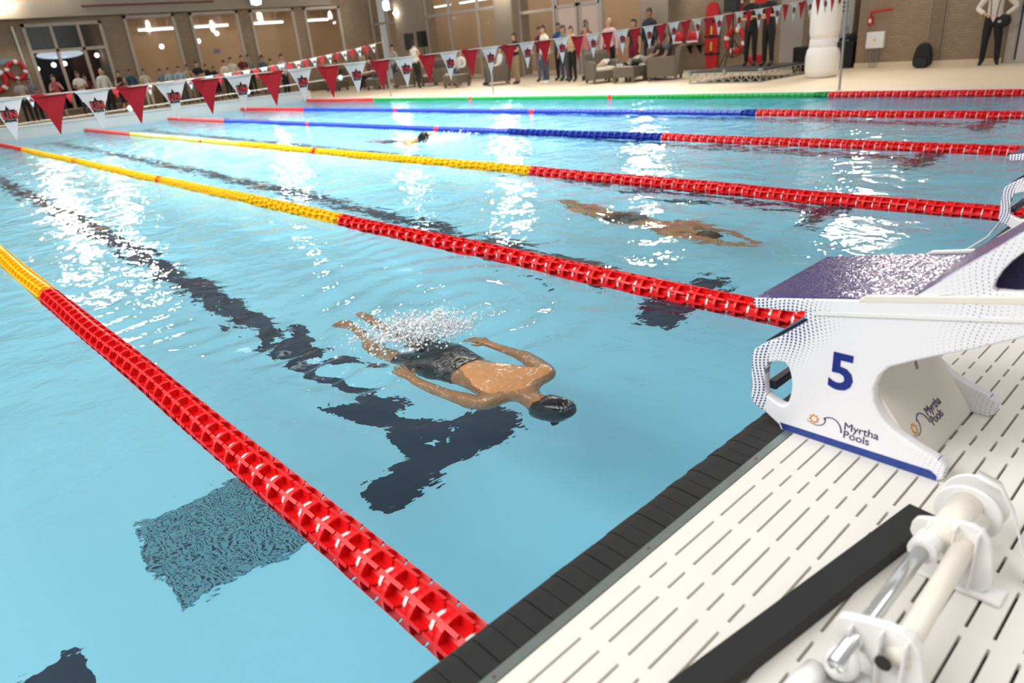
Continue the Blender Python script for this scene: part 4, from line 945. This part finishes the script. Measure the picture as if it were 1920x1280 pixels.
def swimmer(name, label, root, J, armsJ, suit_pred, capf, goggles=True, caplogo=False):
    """J in root coordinates, prone, head towards -Y"""
    fc, cr = Vector(J['face'][0]), Vector(J['crown'][0]); J['top'] = (cr+(cr-fc)*.85, .036, .042)
    E_ = [('pelvis', 'waist', 'torso'), ('waist', 'mid', 'torso'), ('mid', 'chest', 'torso'), ('chest', 'collar', 'torso'), ('collar', 'neck', 'neck'), ('neck', 'jaw', 'head'), ('jaw', 'face', 'head'), ('face', 'crown', 'head'), ('crown', 'top', 'head'), ('face', 'nose', 'head'), ('face', 'earL', 'head'), ('face', 'earR', 'head')]
    for s in 'LR': E_ += [('chest', 'sh'+s, 'torso'), ('sh'+s, 'el'+s, 'uparm'), ('el'+s, 'wr'+s, 'forearm'), ('wr'+s, 'pa'+s, 'hand'), ('pelvis', 'hi'+s, 'hip'), ('hi'+s, 'kn'+s, 'thigh'), ('kn'+s, 'ca'+s, 'shin'), ('ca'+s, 'an'+s, 'shin'), ('an'+s, 'to'+s, 'foot')]
    for s in 'LR': fingers(J, E_, s, *armsJ[s])
    B = skin_body('body', J, E_, 2)
    t = thing('person', label, 'person', root)
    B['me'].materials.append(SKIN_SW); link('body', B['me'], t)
    link('swim_shorts', shell(B, suit_pred, .006, SUIT, 'swim_shorts'), t)
    cm = link('swim_cap', shell(B, capf, .008, CAP, 'swim_cap'), t)
    f = Vector(J['face'][0]); n = Vector(J['nose'][0]); dn = (n-f).normalized()
    b = MB(); 
    for g in (-1, 1): b.ball(f+dn*.082+Vector((g*.032, -.012, 0)), (.024, .017, .012), BLACK, 10, 6)
    b.build('goggles', t)
    b = MB(); b.ball(f+dn*.09+Vector((0, .05, 0)), (.022, .006, .006), mat('lip', (150, 84, 78), .6), 8, 5); b.build('mouth', t)
    if caplogo:
        c = Vector(J['face'][0])*.5+Vector(J['crown'][0])*.5
        tree_v = [v.co.copy() for v in cm.data.vertices]
        b = MB(); rr = random.Random(5)
        blobs = []
        for cc, R_, q in (((-.02, -.10, .07), .040, 60), ((.055, -.09, .055), .028, 26)):
            for _ in range(q):
                th = rr.uniform(0, 6.28); ra = R_*math.sqrt(rr.uniform(.1, 1)); blobs.append(Vector((cc[0]+ra*math.cos(th), cc[1]+ra*math.sin(th)*.8, cc[2])))
        for p in blobs:
            dirn = (p).normalized(); best = min(tree_v, key=lambda v: ((v-f)-(p.normalized()*max(0, (v-f).dot(p.normalized())))).length+(0 if (v-f).dot(p) > 0 else 9))
            q = best; nn = (q-f).normalized(); a = nn.orthogonal().normalized()*rr.uniform(.002, .0055); bb = nn.cross(a).normalized()*rr.uniform(.0015, .003); o_ = q+nn*.0012+a*rr.uniform(-1.5, 1.5)+bb*rr.uniform(-2, 2)
            b.add([o_-a-bb, o_+a-bb*.4, o_+a+bb, o_-a*.5+bb], [(0, 1, 2, 3)], CAPW)
        b.build('cap_emblem', cm)
    return t
# nearest swimmer: glides face down with the arms back along the sides
R1 = Vector((1.105, 1.43, -.062))
J = dict(pelvis=((-.005, .335, -.045), .150, .112), waist=((.0, .165, -.03), .128, .088), mid=((.005, .02, -.005), .142, .090), chest=((.01, -.125, .005), .158, .094), collar=((.0, -.245, -.01), .105, .066),
         neck=((-.015, -.315, -.02), .056, .056), jaw=((-.022, -.375, -.035), .062, .068), face=((-.025, -.450, -.012), .078, .088), crown=((-.025, -.515, .016), .066, .074), nose=((-.027, -.50, -.10), .011, .011),
         earL=((.055, -.43, -.02), .011, .014), earR=((-.112, -.43, -.02), .011, .014),
         shL=((.195, -.235, .012), .066, .062), shR=((-.185, -.20, -.020), .064, .060), elL=((.275, .03, -.010), .044, .042), elR=((-.225, .065, -.045), .044, .042),
         hiL=((.085, .42, -.05), .098, .096), hiR=((-.090, .42, -.06), .098, .096), knL=((.11, .82, -.13), .060, .060), knR=((-.07, .80, -.16), .060, .060), caL=((.11, .98, -.10), .056, .056), caR=((-.06, .96, -.14), .056, .056),
         anL=((.11, 1.22, -.06), .036, .038), anR=((-.03, 1.20, -.09), .036, .038), toL=((.12, 1.38, -.05), .040, .026), toR=((-.02, 1.36, -.10), .040, .026))
armsJ = dict(L=((.262, .27, .0), (.250, .335, .004), (-.12, 1, .0), (1, .1, .12)), R=((-.235, .30, -.02), (-.222, .365, -.012), (.15, 1, .05), (-1, .15, .10)))
swimmer('person', 'swimmer in black cap and shorts gliding face down in the nearest full lane', R1, J, armsJ,
        lambda t, c, f: t == 'hip' or (t == 'torso' and c[1] > .155+.10*c[0]) or (t == 'thigh' and c[1] < .62), lambda t, c, f: t == 'head' and c[1] < -.395 and c[2] > -.090, caplogo=True)
# second swimmer: fully under water, stretched towards the wall
R2_ = Vector((4.05, 2.6, -.42))
J = dict(pelvis=((.03, .30, 0), .145, .105), waist=((.015, .13, .005), .122, .086), mid=((.0, -.03, .01), .140, .090), chest=((-.02, -.19, .01), .155, .094), collar=((-.03, -.31, .0), .105, .066), neck=((-.04, -.38, -.01), .056, .056),
         jaw=((-.045, -.44, -.03), .06, .066), face=((-.05, -.52, -.03), .077, .087), crown=((-.05, -.59, -.01), .064, .072), nose=((-.05, -.56, -.12), .011, .011), earL=((.035, -.50, -.03), .011, .014), earR=((-.135, -.50, -.03), .011, .014),
         shL=((.13, -.33, .0), .062, .06), shR=((-.20, -.31, .0), .062, .06), elL=((.10, -.62, -.01), .043, .041), elR=((-.20, -.60, -.01), .043, .041),
         hiL=((.12, .38, -.01), .096, .094), hiR=((-.05, .38, -.01), .096, .094), knL=((.19, .80, -.02), .058, .058), knR=((.05, .80, -.02), .058, .058), caL=((.21, .95, -.0), .054, .054), caR=((.09, .95, 0), .054, .054),
         anL=((.26, 1.20, .02), .036, .038), anR=((.17, 1.20, .02), .036, .038), toL=((.31, 1.38, .03), .038, .026), toR=((.24, 1.38, .03), .038, .026))
armsJ = dict(L=((.0, -.86, 0), (-.02, -.93, 0), (-.25, -1, 0), (1, -.2, .1)), R=((-.15, -.85, 0), (-.13, -.92, 0), (.05, -1, 0), (-1, 0, .1)))
swimmer('person', 'swimmer in dark shorts stretched out under the water in the second lane', R2_, J, armsJ,
        lambda t, c, f: t == 'hip' or (t == 'torso' and c[1] > .16) or (t == 'thigh' and c[1] < .56), lambda t, c, f: t == 'head' and c[1] < -.46 and c[2] > -.10)
# far swimmer
R3 = Vector((6.26, 9.25, -.02))
J = dict(pelvis=((0, .45, -.08), .14, .10), waist=((0, .28, -.05), .12, .086), mid=((0, .13, -.03), .138, .09), chest=((0, -.03, -.01), .152, .094), collar=((0, -.15, .02), .10, .066), neck=((0, -.22, .05), .056, .056),
         jaw=((0, -.28, .06), .06, .066), face=((0, -.36, .10), .078, .088), crown=((0, -.42, .14), .066, .074), nose=((-.02, -.45, .03), .011, .011), earL=((.085, -.35, .09), .011, .014), earR=((-.085, -.35, .09), .011, .014),
         shL=((.18, -.14, .02), .062, .06), shR=((-.18, -.14, .02), .062, .06), elL=((.30, .06, .06), .043, .041), elR=((-.24, -.36, .0), .043, .041),
         hiL=((.085, .52, -.1), .094, .094), hiR=((-.085, .52, -.1), .094, .094), knL=((.10, .92, -.2), .058, .058), knR=((-.08, .92, -.16), .058, .058), caL=((.1, 1.08, -.2), .054, .054), caR=((-.08, 1.08, -.14), .054, .054),
         anL=((.1, 1.32, -.15), .036, .038), anR=((-.08, 1.32, -.1), .036, .038), toL=((.1, 1.48, -.15), .038, .026), toR=((-.08, 1.48, -.1), .038, .026))
armsJ = dict(L=((.34, -.16, .12), (.345, -.22, .10), (.1, -1, -.2), (1, 0, .1)), R=((-.24, -.62, -.02), (-.235, -.69, -.03), (.05, -1, -.1), (-1, 0, .1)))
swimmer('person', 'distant swimmer in dark cap, head out of the water', R3, J, armsJ,
        lambda t, c, f: t == 'hip' or (t == 'torso' and c[1] > .32) or (t == 'thigh' and c[1] < .7), lambda t, c, f: t == 'head' and c[2] > .035 and c[1] < -.30)
# splashes: clouds of droplets and bubbles
DROP = bpy.data.materials.new('white_water'); DROP.use_nodes = True
_b = DROP.node_tree.nodes['Principled BSDF']; _b.inputs['Base Color'].default_value = (.92, .96, .98, 1); _b.inputs['Roughness'].default_value = .15; _b.inputs['Transmission Weight'].default_value = .15; _b.inputs['IOR'].default_value = 1.2
def splash(label, blobs, seed, loc):
    rr = random.Random(seed); b = MB()
    for (cx, cy_, cz, sx, sy, sz, n, r0, r1) in blobs:
        for _ in range(n):
            x, y, z = rr.gauss(0, 1), rr.gauss(0, 1), abs(rr.gauss(0, 1)); q = r0+(r1-r0)*rr.random()**2.5
            b.ball((cx+x*sx, cy_+y*sy, cz+z*sz), (q, q*rr.uniform(.8, 1.2), q*rr.uniform(.6, 1)), DROP, 6, 4)
    o = b.build('splash', None, smooth=True); o.location = loc; tag(o, label, 'splash'); o['kind'] = 'stuff'; return o
splash('white splash of droplets over the kicking legs of the nearest swimmer', [(1.22, 2.10, 0, .13, .10, .028, 1500, .003, .012), (1.10, 2.22, 0, .12, .14, .020, 700, .003, .010), (1.30, 2.0, .0, .10, .05, .02, 600, .002, .008), (1.45, 1.95, .0, .12, .05, .012, 250, .002, .006)], 3, (0, 0, 0))
splash('thin spray beside the distant swimmer', [(6.52, 8.62, 0, .22, .12, .05, 420, .006, .02)], 4, (0, 0, 0))
# ------------------------------------------------------------------ wicker furniture
def armchair():
    t = thing('armchair', 'x', 'armchair'); w_ = .40
    b = MB(); b.box((-w_+.09, -.38, .12), (w_-.09, .34, .34), WICKER); b.build('seat_base', t, bevel=.01)
    b = MB(); b.prism([(.30, .12), (.38, .12), (.50, .86), (.42, .88), (.36, .80)], 0, -w_, w_, WICKER); b.build('backrest', t, bevel=.01)
    for g in (-1, 1):
        b = MB(); x0, x1 = sorted((g*w_, g*(w_-.10))); b.prism([(-.42, .10), (-.42, .54), (-.36, .60), (.20, .62), (.40, .60), (.40, .10)], 0, x0, x1, WICKER); b.build('armrest', t, bevel=.012)
        for y in (-.38, .34): b = MB(); b.box((min(x0+.01, x1-.06), y-.03, 0), (min(x0+.01, x1-.06)+.06, y+.03, .13), WICKER); b.build('leg', t)
    b = MB(); b.box((-w_+.11, -.40, .34), (w_-.11, .30, .44), CUSH); b.build('cushion', t, bevel=.025)
    return t
def lowtable():
    t = thing('low_table', 'x', 'table')
    b = MB(); b.box((-.34, -.34, .14), (.34, .34, .40), WICKER); b.build('table_body', t, bevel=.01)
    b = MB(); b.box((-.35, -.35, .40), (.35, .35, .425), mat('taupe_table_top', (138, 126, 112), .5)); b.build('table_top', t, bevel=.005)
    for x in (-.3, .3):
        for y in (-.3, .3): b = MB(); b.box((x-.035, y-.035, 0), (x+.035, y+.035, .15), WICKER); b.build('leg', t)
    return t
ac = None
for x, y, rz, lab in ((16.25, 13.45, -.55, 'taupe wicker armchair holding a bouquet, left of the right-hand low table'), (16.55, 11.4, -2.75, 'large taupe wicker armchair at the right end of the seating'),
                      (16.95, 12.3, -1.7, 'taupe wicker armchair behind the right-hand low table'),
                      (16.75, 18.6, -2.2, 'taupe wicker armchair with a white cushion beside the woman in khaki trousers'), (17.1, 21.3, -1.2, 'taupe wicker armchair under the left of two seated white shirts'), (17.3, 22.9, -1.5, 'taupe wicker armchair behind the woman in white, on the far deck'),
                      (16.6, 24.0, -2.2, 'taupe wicker armchair right of the walking woman, farther left'), (16.9, 26.6, -1.5, 'taupe wicker armchair near the far flag pole'), (16.9, 30.0, -1.3, 'taupe wicker armchair in the far corner of the deck')):
    a = armchair() if ac is None else copy_tree(ac); ac = ac or a
    a.location = (x, y, .05); a.rotation_euler = (0, 0, rz); tag(a, lab, 'armchair', 'taupe wicker armchairs on the far deck')
lt = None
for x, y, rz, lab in ((16.15, 12.35, .1, 'low wicker table between the two right-hand armchairs'), (16.1, 20.1, .1, 'low wicker table before the seated white shirts'), (16.2, 25.4, .1, 'low wicker table near the far flag pole'), (15.9, 28.2, .1, 'low wicker table near the far corner of the pool')):
    a = lowtable() if lt is None else copy_tree(lt); lt = lt or a
    a.location = (x, y, .05); a.rotation_euler = (0, 0, rz); tag(a, lab, 'table', 'low wicker tables on the far deck')
# bouquet and things on the low table
t = thing('bouquet', 'wrapped white flower bouquet lying in the left of the two right-hand armchairs', 'flowers', (16.1, 13.3, .52))
b = MB(); b.tube([(-.2, .05, 0), (.1, 0, .05)], [.02, .1], mat('wrapping_beige', (196, 172, 140), .7), 10); b.build('wrapping', t)
b = MB(); rr = random.Random(2)
for _ in range(14): b.ball((.12+rr.uniform(-.05, .08), rr.uniform(-.1, .1), .08+rr.uniform(-.05, .08)), rr.uniform(.03, .05), WHT, 7, 5)
b.build('blossoms', t)
t = thing('flower_arrangement', 'small dark green and white flower arrangement on the right-hand low table', 'flowers', (16.15, 12.15, .475))
b = MB(); b.lathe([(.10, 0), (.13, .06), (.11, .08)], BLACK, 12); b.build('bowl', t)
b = MB()
for _ in range(22):
    a_ = rr.uniform(0, 6.28); b.tube([(0, 0, .06), (.13*math.cos(a_), .13*math.sin(a_), .12+rr.uniform(0, .08)), (.2*math.cos(a_), .2*math.sin(a_), .10)], [.012, .02, .003], mat('leaf_green', (60, 78, 44), .6), 4)
b.build('leaves', t)
b = MB()
for _ in range(7): b.ball((rr.uniform(-.1, .1), rr.uniform(-.1, .1), .15+rr.uniform(0, .05)), .028, WHT, 6, 4)
b.build('blossoms', t)
for y, lab in ((12.62, 'white cup at the left edge of the right-hand low table'), (12.50, 'second white cup on the right-hand low table')):
    b = MB(); b.lathe([(.03, 0), (.042, .08), (.038, .08), (.027, .01)], WHT, 12); o = b.build('cup'); o.location = (15.98, y, .475); tag(o, lab, 'cup')

# ------------------------------------------------------------------ loudspeakers and stage
def speaker(loc, rz, label, stand_h, stand_lab, h=.62, w_=.36):
    t = thing('loudspeaker', label, 'speaker', (loc[0], loc[1], loc[2]+stand_h), rz, None)
    b = MB(); b.prism([(-w_/2, -.17), (w_/2, -.17), (w_/2-.07, .17), (-w_/2+.07, .17)], 2, 0, h, BLACK); b.build('cabinet', t, bevel=.012)
    b = MB(); b.box((-w_/2+.02, -.178, .03), (w_/2-.02, -.170, h-.03), mat('speaker_grille', (28, 28, 29), .6)); b.build('grille', t)
    s = thing('speaker_stand', stand_lab, 'stand', loc, rz+.3)
    b = MB(); b.tube([(0, 0, .2), (0, 0, stand_h)], .02, BLACK, 8); b.build('pole', s)
    for k in range(3):
        a_ = 2.1*k; b = MB(); b.tube([(.5*math.cos(a_), .5*math.sin(a_), .015), (.02*math.cos(a_), .02*math.sin(a_), .62)], .014, BLACK, 6); b.build('leg', s)
        b = MB(); b.tube([(.27*math.cos(a_), .27*math.sin(a_), .30), (.02*math.cos(a_), .02*math.sin(a_), .22)], .009, BLACK, 6); b.build('brace', s)
speaker((17.5, 24.6, .05), -1.9, 'black loudspeaker left of the woman in white', 1.38, 'black tripod under the loudspeaker left of the woman in white')
speaker((18.9, 25.6, .05), -1.6, 'dark loudspeaker right of the woman in white, farther back', 1.45, 'black tripod under the farther loudspeaker')
speaker((16.35, 9.25, .33), -1.5, 'black loudspeaker above the red lifebuoy, cut by the top of the picture', 1.27, 'black tripod stand on the stage before the red lifebuoy')
st = thing('stage', 'low black stage platform with an exposed metal truss front', 'stage', (15.0, 7.7, .05), -.06)
b = MB(); b.box((0, 0, .245), (1.85, 2.0, .28), mat('stage_top', (46, 44, 44), .7)); b.build('stage_top', st)
b = MB(); b.box((.0, 0, .225), (.03, 2.0, .245), METALP); b.box((.0, 0, 0), (.03, 2.0, .02), METALP); b.box((0, 0, .225), (1.85, .03, .245), METALP); b.box((0, 0, 0), (1.85, .03, .02), METALP); b.build('rail', st)
for i in range(9):
    y = .02+i*.245
    b = MB(); b.tube([(.015, y, 0), (.015, y, .24)], .012, METALP, 6); b.build('post', st)
    if i < 8:
        for p, q in (((.015, y, .02), (.015, y+.245, .225)), ((.015, y, .225), (.015, y+.245, .02))):
            b = MB(); b.tube([p, q], .009, METALP, 6); b.build('diagonal', st)
for i in range(1, 8):
    x = .02+i*.245; b = MB(); b.tube([(x, .015, 0), (x, .015, .24)], .012, METALP, 6); b.build('post', st)
    for p, q in (((x-.245, .015, .02), (x, .015, .225)), ((x-.245, .015, .225), (x, .015, .02))):
        b = MB(); b.tube([p, q], .009, METALP, 6); b.build('diagonal', st)
for y in (.0, .95, 1.95): b = MB(); b.box((-.02, y-.02, .2), (.05, y+.06, .30), STEEL); b.build('corner_clamp', st)

# ------------------------------------------------------------------ rescue gear on the recessed wall
def ring_buoy(loc, R_, rz, label, tilt=0):
    t = thing('lifebuoy', label, 'lifebuoy', loc, rz, None)
    K = 24; b = MB(); b.tube([(R_*math.cos(2*math.pi*k/K), 0, R_*math.sin(2*math.pi*k/K)) for k in range(K)], R_*.27, REDK, 10, closed=True); b.build('ring', t, smooth=True)
    for k in range(4):
        a_ = math.pi/4+k*math.pi/2+tilt; b = MB(); c = Vector((R_*math.cos(a_), 0, R_*math.sin(a_))); tv = Vector((-math.sin(a_), 0, math.cos(a_)))*.05
        b.tube([c-tv, c+tv], R_*.285, WHT, 10); b.build('band', t)
ring_buoy((19.80, 11.2, .84), .30, -math.pi/2, 'red and white lifebuoy on the wall behind the tripod', .5)
ring_buoy((19.82, 10.85, 1.75), .27, -math.pi/2, 'red lifebuoy above the other, near the top of the picture', .2)
ring_buoy((3.95, 30.9, 1.7), .34, 0, 'large red lifebuoy on the brick at the left edge')
ring_buoy((4.7, 30.9, 1.98), .28, 0, 'second red lifebuoy, right of the one at the left edge', .6)
t = thing('rescue_board', 'red spine board with black straps leaning upright on the wall', 'rescue board', (19.75, 12.0, .06), -math.pi/2)
b = MB(); b.prism(smooth_poly([(-.2, .05), (-.12, 0), (.12, 0), (.2, .05), (.23, 1.3), (.2, 1.75), (.1, 1.9), (-.1, 1.9), (-.2, 1.75), (-.23, 1.3)], 1), 1, 0, .06, REDK); b.build('board', t)
for z in (.42, .92, 1.35): b = MB(); b.box((-.24, -.015, z), (.24, .07, z+.05), BLACK); b.box((-.05, -.03, z-.02), (.05, 0, z+.07), BLACK); b.build('strap', t)
for z in (.66, 1.1): b = MB(); b.box((-.025, -.012, z-.12), (.025, 0, z+.13), mat('yellow_green_tag', (206, 200, 70), .6)); b.build('yellow_tag', t)
t = thing('rescue_board', 'second red rescue board high on the wall, left of the two people in black', 'rescue board', (19.75, 10.3, 1.5), -math.pi/2)
b = MB(); b.prism([(-.3, 0), (.3, 0), (.3, .9), (-.3, .9)], 1, 0, .05, REDK); b.build('board', t, bevel=.02)
b = MB(); b.box((-.3, -.012, .2), (.3, 0, .26), BLACK); b.build('strap', t)
t = thing('wall_shelf', 'small wall shelf on black brackets below the red throw bags', 'shelf', (19.6, 12.8, .80), -math.pi/2)
b = MB(); b.box((-.5, -.02, 0), (.5, .28, .03), mat('shelf_brown', (110, 88, 72), .6)); b.build('board', t)
for x in (-.35, 0, .35): b = MB(); b.prism([(.0, 0), (.28, 0), (.28, -.26), (.25, -.26)], 0, x-.015, x+.015, BLACK); b.build('bracket', t)
for y, lab in ((13.12, 'round red throw bag, left on the wall shelf'), (12.55, 'round red throw bag, right on the wall shelf')):
    t = thing('throw_bag', lab, 'bag', (19.65, y, .83), -math.pi/2); b = MB(); b.ball((0, 0, .2), (.22, .12, .2), REDK, 14, 10); b.build('bag', t, smooth=True)
    b = MB(); b.box((-.2, -.125, .05), (.2, -.10, .10), WHT); b.build('white_band', t)
b = MB(); b.lathe([(.17, 0), (.20, .40), (.16, .42), (.05, .44)], REDK, 16); o = b.build('bucket'); o.location = (18.3, 9.7, .05); tag(o, 'red bucket on the deck behind the legs of the people in black', 'bucket')
t = thing('banner_stand', 'tall grey translucent banner stand right of the people in black', 'banner', (18.6, 8.85, .05), -math.pi/2)
b = MB(); b.box((-.3, 0, .03), (.3, .02, 2.3), mat('grey_translucent', (158, 150, 142), .35)); b.build('panel', t)
b = MB(); b.box((-.31, -.03, 0), (.31, .05, .04), METALP); b.box((-.315, -.005, 0), (-.295, .03, 2.3), METALP); b.box((.295, -.005, 0), (.315, .03, 2.3), METALP); b.build('frame', t)
# white inflatable column
t = thing('inflatable_column', 'tall white inflatable column with a bulging foot beside the stage', 'inflatable', (16.0, 6.76, .05))
WINF = mat('inflatable_white', (244, 240, 236), .45)
b = MB(); b.lathe([(.30, 0), (.345, .05), (.365, .2), (.365, .45), (.34, .58), (.30, .64), (.28, .655)], WINF, 24); b.build('foot', t, smooth=True)
b = MB(); b.lathe([(.285, .62), (.31, .66), (.30, .80), (.285, .82)], WHT, 24); b.build('collar', t, smooth=True)
b = MB(); b.lathe([(.285, .80), (.315, .95), (.325, 1.3), (.315, 1.7), (.31, 2.4), (.25, 2.6)], WINF, 24); b.build('column', t, smooth=True)
b = MB(); b.box((-.05, .28, .62), (.05, .34, .80), NAVYD); b.box((.0, -.42, .6), (.1, -.3, .72), BLACK); b.build('blower_strap', t)
# black equipment
t = thing('equipment_case', 'black speaker case on wheels left of the white inflatable', 'case', (17.2, 7.75, .05)); b = MB(); b.box((-.25, -.2, .05), (.25, .2, .62), BLACK); b.build('case', t, bevel=.02)
for y in (-.15, .15): b = MB(); b.tube([(-.2, y-.02, .05), (-.2, y+.02, .05)], .05, BLACK, 10); b.build('wheel', t)
t = thing('equipment_table', 'black draped table with piled cables right of the white inflatable', 'table', (18.6, 7.35, .05)); b = MB()
b.prism([(-.35, 0), (.42, 0), (.40, .62), (-.33, .62)], 1, -.3, .3, BLACK); b.build('drape', t, bevel=.01)
b = MB()
for k in range(7): b.tube([(-.25+.1*k, -.2, .64), (-.2+.1*k, 0, .72+.04*(k % 3)), (-.28+.1*k, .2, .64)], .02, BLACK, 5)
b.build('cables', t)
t = thing('grey_cabinet', 'narrow grey metal cabinet in the wall recess right of the inflatable', 'cabinet', (19.6, 7.95, .35), -math.pi/2)
b = MB(); b.box((-.28, 0, 0), (.28, .28, 2.6), mat('cabinet_grey', (178, 176, 172), .4)); b.build('cabinet_body', t, bevel=.01)
b = MB()
for k in range(8): b.box((-.15, -.006, 1.0+k*.1), (.12, 0, 1.05+k*.1), mat('vent_dark', (96, 94, 92), .6))
b.build('vent_grille', t)
b = MB(); b.lathe([(.05, 0), (.05, .03)], METALP, 12, Matrix.Translation((.1, 0, .62)) @ Matrix.Rotation(math.pi/2, 4, 'X')); b.build('knob', t)
# wall fittings in the right part
t = thing('control_box', 'white control box with a yellow warning mark on the brick wall', 'box', (18.1, 6.44, .5), -math.pi/2)
b = MB(); b.box((-.20, -.12, 0), (.20, 0, .36), WHT); b.build('case', t, bevel=.008)
b = MB(); b.box((-.03, -.123, .16), (.02, -.12, .21), mat('warning_yellow', (236, 190, 30), .5)); b.build('yellow_mark', t)
for x in (-.09, -.04, .01, .06): b = MB(); b.tube([(x, -.05, -.44), (x, -.05, 0)], .012, METALP, 8); b.build('conduit', t)
t = thing('alarm_box', 'small red fire alarm box on the wall, at the top of the picture', 'alarm', (18.1, 6.62, 1.02), -math.pi/2)
b = MB(); b.box((-.06, -.06, 0), (.06, 0, .18), REDK); b.build('case', t, bevel=.005)
b = MB(); b.box((-.03, -.063, .05), (.03, -.06, .13), WHT); b.build('label_plate', t)
b = MB(); b.tube([(18.03, 6.60, 1.17), (18.03, 6.60, 1.30), (18.03, 6.15, 1.33)], .025, REDK, 8); tag(b.build('red_pipe'), 'short red pipe above the fire alarm box', 'pipe')
t = thing('backpack', 'black backpack standing on the deck against the brick wall', 'backpack', (17.6, 5.2, .055), -math.pi/2)
b = MB(); b.prism(smooth_poly([(-.18, 0), (.18, 0), (.19, .2), (.14, .44), (.05, .52), (-.05, .52), (-.14, .44), (-.19, .2)], 2), 1, -.1, .1, BLACK); b.build('main_bag', t, bevel=.03)
b = MB(); b.prism(smooth_poly([(-.14, .02), (.14, .02), (.13, .22), (-.13, .22)], 2), 1, -.15, -.08, mat('pack_pocket', (24, 24, 25), .6)); b.build('front_pocket', t)
b = MB(); b.tube([(-.03, 0, .50), (-.03, 0, .56), (.03, 0, .56), (.03, 0, .50)], .008, BLACK, 6); b.build('handle', t)
b = MB(); b.box((WXA-.03, 2.6, .05), (WXA+.02, 3.74, 2.3), FRAMEG); b.box((WXA-.04, 3.60, .05), (WXA, 3.74, 2.3), FRAMEG)
dr = struct(b.build('door_3'))
b = MB(); b.box((WXA-.045, 2.7, .07), (WXA-.03, 3.52, 2.2), mat('door_grey', (182, 176, 170), .4)); b.build('door_leaf', dr)
b = MB(); b.box((WXA-.05, 3.52, .12), (WXA-.03, 3.56, 2.2), NAVYD); b.build('door_seal', dr)
b = MB(); b.lathe([(.06, 0), (.06, .02)], METALP, 14, Matrix.Translation((WXA-.065, 2.95, .35)) @ Matrix.Rotation(math.pi/2, 4, 'Y')); b.build('door_handle', dr)
for me in list(bpy.data.meshes):
    if me.users == 0: bpy.data.meshes.remove(me)
